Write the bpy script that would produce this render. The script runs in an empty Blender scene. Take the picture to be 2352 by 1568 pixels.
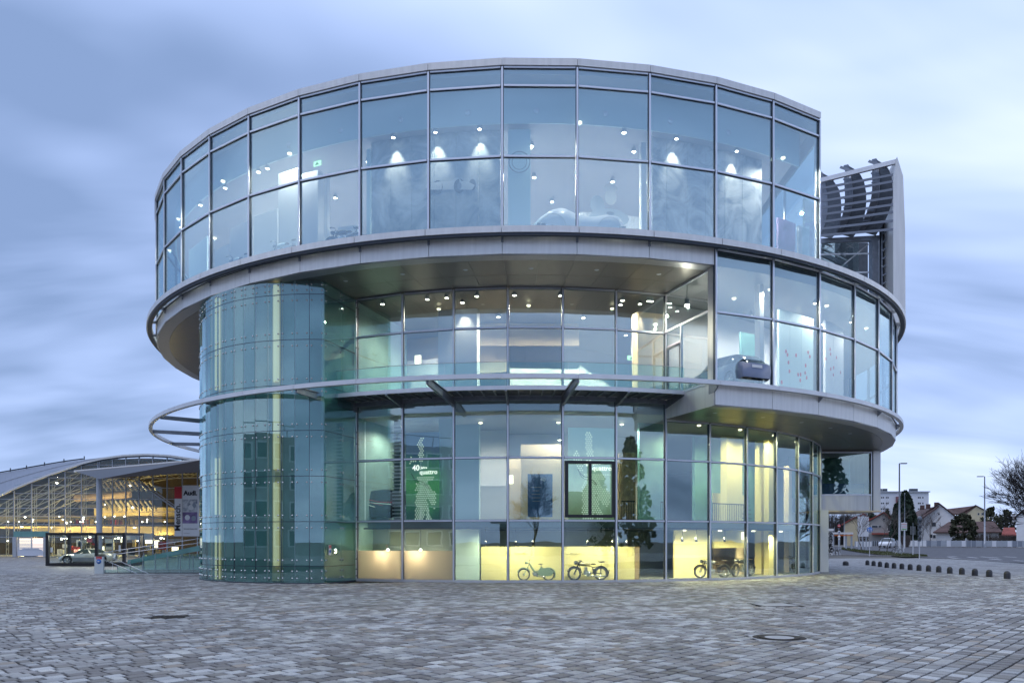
import bpy, bmesh, math, random
import numpy as np
from mathutils import Vector, Matrix
random.seed(7)
SC = bpy.context.scene
COL = SC.collection
PI = math.pi
R_ = math.radians

# ------------------------------------------------------------------ camera, sky, sun, exposure
HC = 1.95
FP = 1793.06          # focal length in the 2352 px wide working scale
CXP, YHP = 1176.0, 1241.0
cam_d = bpy.data.cameras.new('camera')
cam = bpy.data.objects.new('camera', cam_d); COL.objects.link(cam)
cam.location = (0, 0, HC); cam.rotation_euler = (PI/2, 0, 0)
cam_d.sensor_width = 36; cam_d.lens = 36*FP/2352.0
cam_d.shift_y = (YHP-784.2)/2352.0
cam_d.clip_end = 3000
SC.camera = cam
SC.view_settings.view_transform = 'Standard'
SC.view_settings.look = 'None'
SC.view_settings.exposure = 0.68
SC.view_settings.gamma = 1.0
SC.view_settings.use_curve_mapping = False
cy = SC.cycles
cy.max_bounces = 14; cy.transparent_max_bounces = 40; cy.glossy_bounces = 6; cy.diffuse_bounces = 4
cy.caustics_reflective = False; cy.caustics_refractive = False
cy.sample_clamp_indirect = 4.0
cy.use_denoising = True

SUN_EL, SUN_ROT = R_(65), R_(198)
world = bpy.data.worlds.new('World'); SC.world = world; world.use_nodes = True
nt = world.node_tree; nt.nodes.clear()
def wn(t, **k):
    n = nt.nodes.new(t)
    for a, b in k.items(): setattr(n, a, b)
    return n
def wl(a, b): nt.links.new(a, b)
def wmath(op, a, b=None, c=None):
    n = wn('ShaderNodeMath', operation=op)
    for i, v in enumerate((a, b, c)):
        if v is None: continue
        if isinstance(v, (int, float)): n.inputs[i].default_value = v
        else: wl(v, n.inputs[i])
    return n.outputs[0]
wout = wn('ShaderNodeOutputWorld')
sky = wn('ShaderNodeTexSky', sky_type='NISHITA'); sky.sun_disc = False
sky.sun_elevation = SUN_EL; sky.sun_rotation = SUN_ROT
bg1 = wn('ShaderNodeBackground'); bg1.inputs[1].default_value = 0.07
wl(sky.outputs[0], bg1.inputs[0])
tc = wn('ShaderNodeTexCoord'); sp = wn('ShaderNodeSeparateXYZ'); wl(tc.outputs['Generated'], sp.inputs[0])
zz = wmath('ADD', wmath('ABSOLUTE', sp.outputs[2]), 0.28)
px_ = wmath('DIVIDE', sp.outputs[0], zz); py_ = wmath('DIVIDE', sp.outputs[1], zz)
cb = wn('ShaderNodeCombineXYZ'); wl(px_, cb.inputs[0]); wl(py_, cb.inputs[1])
def cloud(rot, scl, scale, det, off):
    mp = wn('ShaderNodeMapping'); wl(cb.outputs[0], mp.inputs[0])
    mp.inputs['Rotation'].default_value = (0, 0, rot); mp.inputs['Scale'].default_value = scl
    mp.inputs['Location'].default_value = off
    nz = wn('ShaderNodeTexNoise'); wl(mp.outputs[0], nz.inputs['Vector'])
    nz.inputs['Scale'].default_value = scale; nz.inputs['Detail'].default_value = det; nz.inputs['Roughness'].default_value = 0.54
    nz.inputs['Distortion'].default_value = 0.4
    return nz.outputs[0]
c1 = cloud(R_(-40), (0.6, 1.15, 1), 0.75, 4, (15.7, 1.9, 0))
c2 = cloud(R_(-34), (0.45, 1.7, 1), 1.25, 5, (3.9, 16.7, 0))
mixv = wmath('ADD', wmath('MULTIPLY', c1, 0.68), wmath('MULTIPLY', c2, 0.32))
rp = wn('ShaderNodeValToRGB'); wl(mixv, rp.inputs[0])
el = rp.color_ramp.elements
el[0].position = 0.40; el[0].color = (0.175, 0.255, 0.44, 1)
el[1].position = 0.615; el[1].color = (0.60, 0.69, 0.90, 1)
e = el.new(0.465); e.color = (0.29, 0.39, 0.64, 1)
e = el.new(0.535); e.color = (0.41, 0.52, 0.79, 1)
bg2 = wn('ShaderNodeBackground'); bg2.inputs[1].default_value = 1.0
wl(rp.outputs[0], bg2.inputs[0])
mx = wn('ShaderNodeMixShader'); mx.inputs[0].default_value = 0.90
wl(bg1.outputs[0], mx.inputs[1]); wl(bg2.outputs[0], mx.inputs[2]); wl(mx.outputs[0], wout.inputs[0])
sun_d = bpy.data.lights.new('sun', 'SUN'); sun_d.energy = 0.45; sun_d.angle = R_(50); sun_d.color = (1, 0.86, 0.68)
sun = bpy.data.objects.new('sun', sun_d); COL.objects.link(sun)
sun.rotation_euler = (R_(25), 0, R_(-18)); sun.location = (0, -20, 60)

# ------------------------------------------------------------------ materials
def new_mat(name):
    m = bpy.data.materials.new(name); m.use_nodes = True
    return m, m.node_tree
def pbr(name, col, rough=0.5, metal=0.0, spec=0.5, noise=0.0, nscale=6.0, bump=0.0, bscale=30.0, emit=None, es=1.0, stretch=None, coat=0.0):
    m, t = new_mat(name); b = t.nodes['Principled BSDF']
    b.inputs['Base Color'].default_value = (*col, 1); b.inputs['Roughness'].default_value = rough
    b.inputs['Metallic'].default_value = metal; b.inputs['Specular IOR Level'].default_value = spec
    b.inputs['Coat Weight'].default_value = coat
    if emit: b.inputs['Emission Color'].default_value = (*emit, 1); b.inputs['Emission Strength'].default_value = es
    if noise or bump:
        tc = t.nodes.new('ShaderNodeTexCoord'); mp = t.nodes.new('ShaderNodeMapping')
        t.links.new(tc.outputs['Object'], mp.inputs[0])
        if stretch: mp.inputs['Scale'].default_value = stretch
    if noise:
        nz = t.nodes.new('ShaderNodeTexNoise'); nz.inputs['Scale'].default_value = nscale; nz.inputs['Detail'].default_value = 6
        t.links.new(mp.outputs[0], nz.inputs['Vector'])
        cr = t.nodes.new('ShaderNodeValToRGB'); t.links.new(nz.outputs[0], cr.inputs[0])
        cr.color_ramp.elements[0].position = 0.3; cr.color_ramp.elements[1].position = 0.7
        cr.color_ramp.elements[0].color = (*[max(0, c*(1-noise)) for c in col], 1)
        cr.color_ramp.elements[1].color = (*[min(1, c*(1+noise)) for c in col], 1)
        t.links.new(cr.outputs[0], b.inputs['Base Color'])
    if bump:
        nb = t.nodes.new('ShaderNodeTexNoise'); nb.inputs['Scale'].default_value = bscale; nb.inputs['Detail'].default_value = 3
        t.links.new(mp.outputs[0], nb.inputs['Vector'])
        bp = t.nodes.new('ShaderNodeBump'); bp.inputs['Strength'].default_value = bump; bp.inputs['Distance'].default_value = 0.02
        t.links.new(nb.outputs[0], bp.inputs['Height']); t.links.new(bp.outputs[0], b.inputs['Normal'])
    return m
def glass_mat(name, tint, refl=0.15, fres=0.6, rough=0.0, wob=0.0, frost=0.0, frostcol=(.5, .45, .38)):
    m, t = new_mat(name); t.nodes.clear()
    o = t.nodes.new('ShaderNodeOutputMaterial')
    tr = t.nodes.new('ShaderNodeBsdfTransparent'); tr.inputs[0].default_value = (*tint, 1)
    gl = t.nodes.new('ShaderNodeBsdfGlossy'); gl.inputs['Roughness'].default_value = rough
    gl.inputs[0].default_value = (0.80, 0.95, 0.98, 1)
    ge = t.nodes.new('ShaderNodeNewGeometry'); dt = t.nodes.new('ShaderNodeVectorMath'); dt.operation = 'DOT_PRODUCT'
    t.links.new(ge.outputs['Incoming'], dt.inputs[0]); t.links.new(ge.outputs['Normal'], dt.inputs[1])
    ab = t.nodes.new('ShaderNodeMath'); ab.operation = 'ABSOLUTE'; t.links.new(dt.outputs['Value'], ab.inputs[0])
    om = t.nodes.new('ShaderNodeMath'); om.operation = 'SUBTRACT'; om.inputs[0].default_value = 1.0; t.links.new(ab.outputs[0], om.inputs[1])
    pw = t.nodes.new('ShaderNodeMath'); pw.operation = 'POWER'; pw.inputs[1].default_value = 4.5; t.links.new(om.outputs[0], pw.inputs[0])
    fr = t.nodes.new('ShaderNodeMath'); fr.operation = 'MULTIPLY_ADD'; fr.inputs[1].default_value = .95; fr.inputs[2].default_value = .04; t.links.new(pw.outputs[0], fr.inputs[0])
    mm = t.nodes.new('ShaderNodeMath'); mm.operation = 'MULTIPLY_ADD'; mm.use_clamp = True
    mm.inputs[1].default_value = fres; mm.inputs[2].default_value = refl
    t.links.new(fr.outputs[0], mm.inputs[0])
    if wob:
        tc = t.nodes.new('ShaderNodeTexCoord'); nz = t.nodes.new('ShaderNodeTexNoise'); nz.inputs['Scale'].default_value = 0.55
        oi = t.nodes.new('ShaderNodeObjectInfo'); va = t.nodes.new('ShaderNodeVectorMath'); va.operation = 'ADD'
        sc = t.nodes.new('ShaderNodeVectorMath'); sc.operation = 'SCALE'
        t.links.new(oi.outputs['Location'], sc.inputs[0]); sc.inputs['Scale'].default_value = 3.7
        t.links.new(tc.outputs['Object'], va.inputs[0]); t.links.new(sc.outputs[0], va.inputs[1])
        t.links.new(va.outputs[0], nz.inputs['Vector'])
        bp = t.nodes.new('ShaderNodeBump'); bp.inputs['Strength'].default_value = wob; bp.inputs['Distance'].default_value = 0.03
        t.links.new(nz.outputs[0], bp.inputs['Height']); t.links.new(bp.outputs[0], gl.inputs['Normal'])
    mx = t.nodes.new('ShaderNodeMixShader'); t.links.new(mm.outputs[0], mx.inputs[0])
    base = tr.outputs[0]
    if frost:
        df = t.nodes.new('ShaderNodeBsdfTranslucent'); df.inputs[0].default_value = (*frostcol, 1)
        d2 = t.nodes.new('ShaderNodeBsdfDiffuse'); d2.inputs[0].default_value = (*frostcol, 1)
        m2 = t.nodes.new('ShaderNodeMixShader'); m2.inputs[0].default_value = 0.35
        t.links.new(df.outputs[0], m2.inputs[1]); t.links.new(d2.outputs[0], m2.inputs[2])
        m3 = t.nodes.new('ShaderNodeMixShader'); m3.inputs[0].default_value = frost
        t.links.new(tr.outputs[0], m3.inputs[1]); t.links.new(m2.outputs[0], m3.inputs[2]); base = m3.outputs[0]
    t.links.new(base, mx.inputs[1]); t.links.new(gl.outputs[0], mx.inputs[2])
    t.links.new(mx.outputs[0], o.inputs[0])
    return m
def emit_mat(name, col, s):
    m, t = new_mat(name); t.nodes.clear()
    o = t.nodes.new('ShaderNodeOutputMaterial'); e = t.nodes.new('ShaderNodeEmission')
    e.inputs[0].default_value = (*col, 1); e.inputs[1].default_value = s
    t.links.new(e.outputs[0], o.inputs[0]); return m
M = {}
M['alu'] = pbr('alu', (0.66, 0.66, 0.67), 0.42, 0.6, noise=0.05, nscale=2.0)
M['fascia'] = pbr('fascia', (0.70, 0.69, 0.67), 0.40, 0.4, noise=0.07, nscale=2.2, stretch=(2.5, 2.5, .2))
M['cap'] = pbr('cap', (0.70, 0.72, 0.78), 0.35, 0.6)
M['gasket'] = pbr('gasket', (0.055, 0.07, 0.095), 0.5)
M['darksteel'] = pbr('darksteel', (0.085, 0.095, 0.11), 0.45, 0.4, noise=0.15, nscale=5)
M['midsteel'] = pbr('midsteel', (0.22, 0.24, 0.28), 0.45, 0.5, noise=0.12, nscale=4)
M['soffit'] = pbr('soffit', (0.20, 0.18, 0.16), 0.30, 0.65, noise=0.08, nscale=1.5)
M['soffit_rim'] = pbr('soffit_rim', (0.42, 0.42, 0.44), 0.4, 0.5)
M['railsteel'] = pbr('railsteel', (0.19, 0.21, 0.25), 0.45, 0.4)
M['white'] = pbr('white', (0.72, 0.73, 0.74), 0.6, noise=0.03, nscale=1.5)
M['ceil'] = pbr('ceil', (0.46, 0.46, 0.52), 0.75)
M['floor_in'] = pbr('floor_in', (0.30, 0.31, 0.33), 0.35)
M['blind'] = pbr('blind', (0.60, 0.78, 0.80), 0.6)
M['slab'] = pbr('slab', (0.13, 0.17, 0.17), 0.6)
M['towerwall'] = pbr('towerwall', (0.20, 0.32, 0.30), 0.6, noise=0.2, nscale=0.7)
M['core'] = pbr('core', (0.52, 0.52, 0.56), 0.7)
M['yellow'] = pbr('yellow', (0.80, 0.71, 0.36), 0.7)
M['peach'] = pbr('peach', (0.75, 0.60, 0.42), 0.7)
M['tealwall'] = pbr('tealwall', (0.15, 0.33, 0.32), 0.6, noise=0.25, nscale=0.7)
M['bluepanel'] = pbr('bluepanel', (0.05, 0.13, 0.30), 0.5)
M['black'] = pbr('black', (0.015, 0.015, 0.018), 0.4)
M['rubber'] = pbr('rubber', (0.02, 0.02, 0.022), 0.7)
M['chrome'] = pbr('chrome', (0.72, 0.72, 0.72), 0.22, 0.75)
M['moped'] = pbr('moped', (0.28, 0.40, 0.30), 0.3, coat=.5)
M['bikeblack'] = pbr('bikeblack', (0.02, 0.02, 0.022), 0.25, coat=.5)
M['cream'] = pbr('cream', (0.66, 0.58, 0.34), 0.4)
M['leather'] = pbr('leather', (0.04, 0.03, 0.025), 0.5)
M['silver'] = pbr('silver', (0.62, 0.62, 0.58), 0.22, 0.6, coat=.6)
M['carwhite'] = pbr('carwhite', (0.72, 0.73, 0.76), 0.3, coat=.6)
M['paleblue'] = pbr('paleblue', (0.60, 0.76, 0.80), 0.3, coat=.5)
M['carblack'] = pbr('carblack', (0.02, 0.025, 0.022), 0.2, coat=.7)
M['carblue'] = pbr('carblue', (0.17, 0.21, 0.32), 0.3, coat=.6)
M['carglass'] = pbr('carglass', (0.02, 0.03, 0.035), 0.05, spec=.8)
M['red'] = pbr('red', (0.55, 0.03, 0.04), 0.5)
M['signred'] = pbr('signred', (0.60, 0.04, 0.05), 0.5)
M['signblue'] = pbr('signblue', (0.03, 0.17, 0.55), 0.5)
M['signwhite'] = pbr('signwhite', (0.78, 0.78, 0.78), 0.5)
M['orange'] = pbr('orange', (0.75, 0.20, 0.05), 0.5)
M['green'] = pbr('green', (0.10, 0.35, 0.08), 0.5)
M['text'] = pbr('text', (0.02, 0.02, 0.025), 0.6)
M['galv'] = pbr('galv', (0.42, 0.45, 0.49), 0.5, 0.3, noise=.08)
M['bollard'] = pbr('bollard', (0.035, 0.036, 0.042), 0.45, noise=.2, nscale=9, bump=.2)
M['stele'] = pbr('stele', (0.60, 0.66, 0.68), 0.4)
M['iron'] = pbr('iron', (0.022, 0.018, 0.015), 0.8, .1, noise=.4, nscale=14, bump=.5)
M['concrete'] = pbr('concrete', (0.36, 0.37, 0.38), 0.75, noise=.18, nscale=5, bump=.25)
M['asphalt'] = pbr('asphalt', (0.075, 0.078, 0.09), 0.75, noise=.25, nscale=1.2, bump=.3, bscale=60)
M['paint'] = pbr('paint', (0.62, 0.63, 0.65), 0.6, noise=.12)
M['kerb'] = pbr('kerb', (0.30, 0.30, 0.31), 0.8, noise=.15)
M['grass'] = pbr('grass', (0.075, 0.085, 0.03), 0.9, noise=.35, nscale=6)
M['earth'] = pbr('earth', (0.12, 0.115, 0.10), 0.9, noise=.2, nscale=.5)
M['plaster'] = pbr('plaster', (0.82, 0.83, 0.84), 0.85, noise=.06, nscale=.8)
M['plaster_y'] = pbr('plaster_y', (0.60, 0.53, 0.36), 0.85, noise=.06, nscale=.8)
M['plaster_g'] = pbr('plaster_g', (0.34, 0.33, 0.32), 0.85, noise=.12, nscale=.8)
M['block'] = pbr('block', (0.74, 0.76, 0.80), 0.85)
M['blockred'] = pbr('blockred', (0.25, 0.12, 0.13), 0.85)
M['roof'] = pbr('roof', (0.10, 0.058, 0.052), 0.8, noise=.35, nscale=1.3, bump=.6, bscale=8)
M['roofred'] = pbr('roofred', (0.30, 0.075, 0.06), 0.8, noise=.25, nscale=1.3)
M['window'] = pbr('window', (0.03, 0.04, 0.055), 0.15, spec=.8)
M['frame'] = pbr('frame', (0.68, 0.68, 0.68), 0.5)
M['wood'] = pbr('wood', (0.36, 0.25, 0.14), 0.6, noise=.2, nscale=3)
M['bark'] = pbr('bark', (0.035, 0.032, 0.033), 0.9, noise=.2)
M['bark2'] = pbr('bark2', (0.10, 0.085, 0.075), 0.9, noise=.2)
M['leaf'] = pbr('leaf', (0.025, 0.045, 0.028), 0.8, noise=.4, nscale=.8)
M['leaf2'] = pbr('leaf2', (0.045, 0.05, 0.025), 0.8, noise=.4, nscale=.8)
M['roofmetal'] = pbr('roofmetal', (0.24, 0.26, 0.31), 0.45, 0.4, noise=.1, nscale=.15, stretch=(1, .2, 1))
M['canopy'] = pbr('canopy', (0.07, 0.06, 0.055), 0.35, 0.5)
M['hallwarm'] = pbr('hallwarm', (0.62, 0.48, 0.22), 0.7, noise=.1, nscale=.6)
M['halldark'] = pbr('halldark', (0.055, 0.05, 0.04), 0.6)
M['truss'] = pbr('truss', (0.60, 0.55, 0.42), 0.5)
M['panelback'] = pbr('panelback', (0.40, 0.46, 0.52), 0.7, noise=.35, nscale=.55)
M['panelback2'] = pbr('panelback2', (0.55, 0.55, 0.52), 0.7, noise=.28, nscale=.8)
M['printdark'] = pbr('printdark', (0.12, 0.14, 0.17), 0.7)
M['printmid'] = pbr('printmid', (0.30, 0.34, 0.39), 0.7)
M['printlight'] = pbr('printlight', (0.72, 0.73, 0.72), 0.7)
M['banner_purple'] = pbr('banner_purple', (0.22, 0.16, 0.30), 0.7, noise=.6, nscale=1.2)
M['exitgreen'] = emit_mat('exitgreen', (0.5, 1.0, 0.5), 1.2)
M['lamp'] = emit_mat('lamp', (1.0, 0.93, 0.78), 14.0)
M['lampsoft'] = emit_mat('lampsoft', (1.0, 0.90, 0.62), 2.2)
M['column_lit'] = pbr('column_lit', (0.75, 0.66, 0.40), 0.6, emit=(1, .82, .45), es=0.30)
def poster_glow_mat(name, top, mid, low, es):  # printed poster colours, with a glow added so the print looks lit
    m, t = new_mat(name); b = t.nodes['Principled BSDF']; tc = t.nodes.new('ShaderNodeTexCoord'); sp = t.nodes.new('ShaderNodeSeparateXYZ'); t.links.new(tc.outputs['Generated'], sp.inputs[0])
    nz = t.nodes.new('ShaderNodeTexNoise'); nz.inputs['Scale'].default_value = 2.2; nz.inputs['Detail'].default_value = 4; t.links.new(tc.outputs['Generated'], nz.inputs['Vector'])
    ad = t.nodes.new('ShaderNodeMath'); ad.operation = 'MULTIPLY_ADD'; ad.inputs[1].default_value = .5; t.links.new(nz.outputs[0], ad.inputs[0]); t.links.new(sp.outputs[2], ad.inputs[2])
    cr = t.nodes.new('ShaderNodeValToRGB'); t.links.new(ad.outputs[0], cr.inputs[0]); e = cr.color_ramp.elements
    e[0].position = .3; e[0].color = (*low, 1); e[1].position = 1.0; e[1].color = (*top, 1); n = e.new(.68); n.color = (*mid, 1)
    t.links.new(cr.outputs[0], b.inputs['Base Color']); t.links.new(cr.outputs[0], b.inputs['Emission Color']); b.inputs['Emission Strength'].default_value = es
    return m
M['poster_green_glow'] = poster_glow_mat('poster_green_glow', (.05, .12, .22), (.10, .42, .14), (.03, .12, .10), .25)
M['poster_pale_glow'] = poster_glow_mat('poster_pale_glow', (.18, .34, .36), (.50, .74, .55), (.20, .30, .16), .35)
M['print_green_glow'] = pbr('print_green_glow', (0.72, 0.9, 0.70), 0.5, emit=(.85, 1, .82), es=.36)  # glow added to the printed dots and graphic lines
M['shutterlit'] = pbr('shutterlit', (0.8, 0.7, 0.6), .6, emit=(1, .78, .6), es=1.6)
M['print_text_glow'] = pbr('print_text_glow', (.9, .9, .85), .5, emit=(1, 1, .95), es=.9)  # glow added so the unlit printed letters stay bright
def mural_mat(name, c0, c1, c2, sc):
    m, t = new_mat(name); b = t.nodes['Principled BSDF']; ge = t.nodes.new('ShaderNodeNewGeometry')
    n1 = t.nodes.new('ShaderNodeTexNoise'); n1.inputs['Scale'].default_value = sc; n1.inputs['Detail'].default_value = 7; n1.inputs['Roughness'].default_value = .62; n1.inputs['Distortion'].default_value = 1.6
    t.links.new(ge.outputs['Position'], n1.inputs['Vector'])
    cr = t.nodes.new('ShaderNodeValToRGB'); t.links.new(n1.outputs[0], cr.inputs[0]); e = cr.color_ramp.elements; e[0].position = .36; e[0].color = (*c0, 1); e[1].position = .62; e[1].color = (*c2, 1); k = e.new(.49); k.color = (*c1, 1)
    t.links.new(cr.outputs[0], b.inputs['Base Color']); b.inputs['Roughness'].default_value = .7; return m
M['panelback'] = mural_mat('panelback', (.22, .27, .31), (.44, .48, .50), (.66, .69, .70), .6)
M['panelback2'] = mural_mat('panelback2', (.20, .23, .28), (.46, .48, .50), (.74, .75, .75), .75)
M['hallback'] = pbr('hallback', (.12, .085, .04), .8, noise=.5, nscale=.25)
M['g_up'] = glass_mat('g_up', (0.88, 0.955, 0.975), 0.20, 0.9, wob=.08)
M['g_mid'] = glass_mat('g_mid', (0.90, 0.955, 0.95), 0.19, 0.9, wob=.10)
M['g_low'] = glass_mat('g_low', (0.90, 0.955, 0.92), 0.125, 0.9, wob=.10)
M['g_tower'] = glass_mat('g_tower', (0.80, 0.94, 0.92), 0.11, 0.9, wob=.03)
M['g_rail'] = glass_mat('g_rail', (0.84, 0.95, 0.93), 0.02, 0.8)
M['g_hall'] = glass_mat('g_hall', (0.88, 0.92, 0.90), 0.02, 0.7)
M['g_box'] = glass_mat('g_box', (0.92, 0.96, 0.95), 0.01, 0.6)
M['g_frost'] = glass_mat('g_frost', (0.85, 0.85, 0.8), 0.02, 0.8, frost=.7, frostcol=(.75, .68, .56))
M['barrier_glass'] = pbr('barrier_glass', (.24, .27, .32), .25)
M['fascia_glow'] = M['fascia']

# paver material: colour from a per-stone number, fine grain on top
def paver_material():
    m, t = new_mat('paver_stone'); b = t.nodes['Principled BSDF']
    at = t.nodes.new('ShaderNodeAttribute'); at.attribute_name = 'rnd'
    oi = t.nodes.new('ShaderNodeObjectInfo')
    ad = t.nodes.new('ShaderNodeMath'); ad.operation = 'ADD'
    t.links.new(at.outputs['Fac'], ad.inputs[0]); t.links.new(oi.outputs['Random'], ad.inputs[1])
    fr = t.nodes.new('ShaderNodeMath'); fr.operation = 'FRACT'; t.links.new(ad.outputs[0], fr.inputs[0])
    cr = t.nodes.new('ShaderNodeValToRGB'); t.links.new(fr.outputs[0], cr.inputs[0])
    cr.color_ramp.interpolation = 'CONSTANT'
    WB = (1.02, 1.0, .93)
    cols = [(0, (.15, .145, .155)), (.16, (.27, .27, .29)), (.34, (.19, .185, .185)), (.46, (.37, .385, .41)), (.62, (.31, .32, .345)), (.74, (.52, .55, .60)),
            (.86, (.33, .29, .26)), (.90, (.56, .585, .61)), (.96, (.40, .43, .48))]
    e = cr.color_ramp.elements
    cols = [(p, tuple((c[i]*.80+.30*.20)*WB[i]*.90 for i in range(3))) for p, c in cols]
    e[0].position = 0; e[0].color = (*cols[0][1], 1); e[1].position = cols[1][0]; e[1].color = (*cols[1][1], 1)
    for p, c in cols[2:]:
        n = e.new(p); n.color = (*c, 1)
    ge = t.nodes.new('ShaderNodeNewGeometry')
    nz = t.nodes.new('ShaderNodeTexNoise'); nz.inputs['Scale'].default_value = 0.55; nz.inputs['Detail'].default_value = 4
    t.links.new(ge.outputs['Position'], nz.inputs['Vector'])
    n2 = t.nodes.new('ShaderNodeTexNoise'); n2.inputs['Scale'].default_value = 90; n2.inputs['Detail'].default_value = 2
    t.links.new(ge.outputs['Position'], n2.inputs['Vector'])
    m1 = t.nodes.new('ShaderNodeMapRange'); m1.inputs[1].default_value = .3; m1.inputs[2].default_value = .7; m1.inputs[3].default_value = .70; m1.inputs[4].default_value = 1.16
    t.links.new(nz.outputs[0], m1.inputs[0])
    m2 = t.nodes.new('ShaderNodeMapRange'); m2.inputs[1].default_value = .3; m2.inputs[2].default_value = .7; m2.inputs[3].default_value = .75; m2.inputs[4].default_value = 1.25
    t.links.new(n2.outputs[0], m2.inputs[0])
    mu = t.nodes.new('ShaderNodeMath'); mu.operation = 'MULTIPLY'; t.links.new(m1.outputs[0], mu.inputs[0]); t.links.new(m2.outputs[0], mu.inputs[1])
    vm = t.nodes.new('ShaderNodeVectorMath'); vm.operation = 'SCALE'; t.links.new(cr.outputs[0], vm.inputs[0]); t.links.new(mu.outputs[0], vm.inputs['Scale'])
    t.links.new(vm.outputs[0], b.inputs['Base Color'])
    b.inputs['Roughness'].default_value = 0.62; b.inputs['Specular IOR Level'].default_value = .4
    bp = t.nodes.new('ShaderNodeBump'); bp.inputs['Strength'].default_value = .35; bp.inputs['Distance'].default_value = .004
    t.links.new(n2.outputs[0], bp.inputs['Height']); t.links.new(bp.outputs[0], b.inputs['Normal'])
    return m
M['paver'] = paver_material()
M['joint'] = pbr('joint', (0.012, 0.012, 0.012), 0.95)
def farpave_material():
    m, t = new_mat('far_paving'); b = t.nodes['Principled BSDF']
    ge = t.nodes.new('ShaderNodeNewGeometry'); mp = t.nodes.new('ShaderNodeMapping')
    mp.inputs['Rotation'].default_value = (0, 0, R_(-47.5)); t.links.new(ge.outputs['Position'], mp.inputs[0])
    br = t.nodes.new('ShaderNodeTexBrick'); t.links.new(mp.outputs[0], br.inputs['Vector'])
    br.inputs['Scale'].default_value = 1; br.inputs['Brick Width'].default_value = .3; br.inputs['Row Height'].default_value = .25
    br.inputs['Mortar Size'].default_value = .01; br.inputs['Color1'].default_value = (.17, .165, .16, 1); br.inputs['Color2'].default_value = (.36, .37, .38, 1)
    br.inputs['Mortar'].default_value = (.06, .06, .06, 1)
    nz = t.nodes.new('ShaderNodeTexNoise'); nz.inputs['Scale'].default_value = .5; t.links.new(ge.outputs['Position'], nz.inputs['Vector'])
    m1 = t.nodes.new('ShaderNodeMapRange'); m1.inputs[1].default_value = .3; m1.inputs[2].default_value = .7; m1.inputs[3].default_value = .7; m1.inputs[4].default_value = 1.15
    t.links.new(nz.outputs[0], m1.inputs[0])
    vm = t.nodes.new('ShaderNodeVectorMath'); vm.operation = 'SCALE'; t.links.new(br.outputs[0], vm.inputs[0]); t.links.new(m1.outputs[0], vm.inputs['Scale'])
    t.links.new(vm.outputs[0], b.inputs['Base Color']); b.inputs['Roughness'].default_value = .6
    return m
M['farpave'] = farpave_material()

# ------------------------------------------------------------------ helpers
def W(x, y, Y):
    """point at depth Y behind pixel (x, y) of the 2352-wide working scale"""
    return Vector(((x-CXP)*Y/FP, Y, HC-(y-YHP)*Y/FP))
def Z1(zx, zy): return (zx/4.238/1.08461, (1080+zy/4.238)/1.08461)
def Z6(zx, zy): return ((2020+zx/4.356)/1.08461, (1120+zy/4.356)/1.08461)
def terr(x, y):
    if x < 6 or y < 75: return 0.0
    t = min(1, (y-75)/60.0); s = t*t*(3-2*t)
    return 1.0*s*min(1, (x-6)/12)
def G(x, y):
    """ground point seen at pixel"""
    Y = HC*FP/max(1, (y-YHP))
    for _ in range(30):
        X = (x-CXP)*Y/FP
        Yn = (HC-terr(X, Y))*FP/max(1, (y-YHP)); Y = .5*Y+.5*Yn
    return Vector(((x-CXP)*Y/FP, Y, terr((x-CXP)*Y/FP, Y)))
def link(o, parent=None):
    COL.objects.link(o)
    if parent is not None: o.parent = parent
    return o
def mesh_obj(name, verts, faces, mats, parent=None, loc=(0, 0, 0), rz=0, midx=None, smooth=False):
    me = bpy.data.meshes.new(name); me.from_pydata([tuple(v) for v in verts], [], faces)
    for m in (mats if isinstance(mats, (list, tuple)) else [mats]): me.materials.append(m)
    if midx: me.polygons.foreach_set('material_index', midx)
    if smooth: me.polygons.foreach_set('use_smooth', [True]*len(me.polygons))
    me.update()
    o = bpy.data.objects.new(name, me); o.location = loc; o.rotation_euler = (0, 0, rz)
    return link(o, parent)
def inst(name, me, parent=None, loc=(0, 0, 0), rz=0, rot=None):
    o = bpy.data.objects.new(name, me); o.location = loc; o.rotation_euler = rot if rot else (0, 0, rz)
    return link(o, parent)
def thing(name, label, cat, loc=(0, 0, 0), rz=0, group=None):
    o = bpy.data.objects.new(name, None); o.empty_display_size = .2; COL.objects.link(o)
    o.location = loc; o.rotation_euler = (0, 0, rz); o['label'] = label; o['category'] = cat
    if group: o['group'] = group
    return o
def tag(o, label=None, cat=None, group=None, kind=None):
    if label: o['label'] = label
    if cat: o['category'] = cat
    if group: o['group'] = group
    if kind: o['kind'] = kind
    return o
_bc = {}
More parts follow.
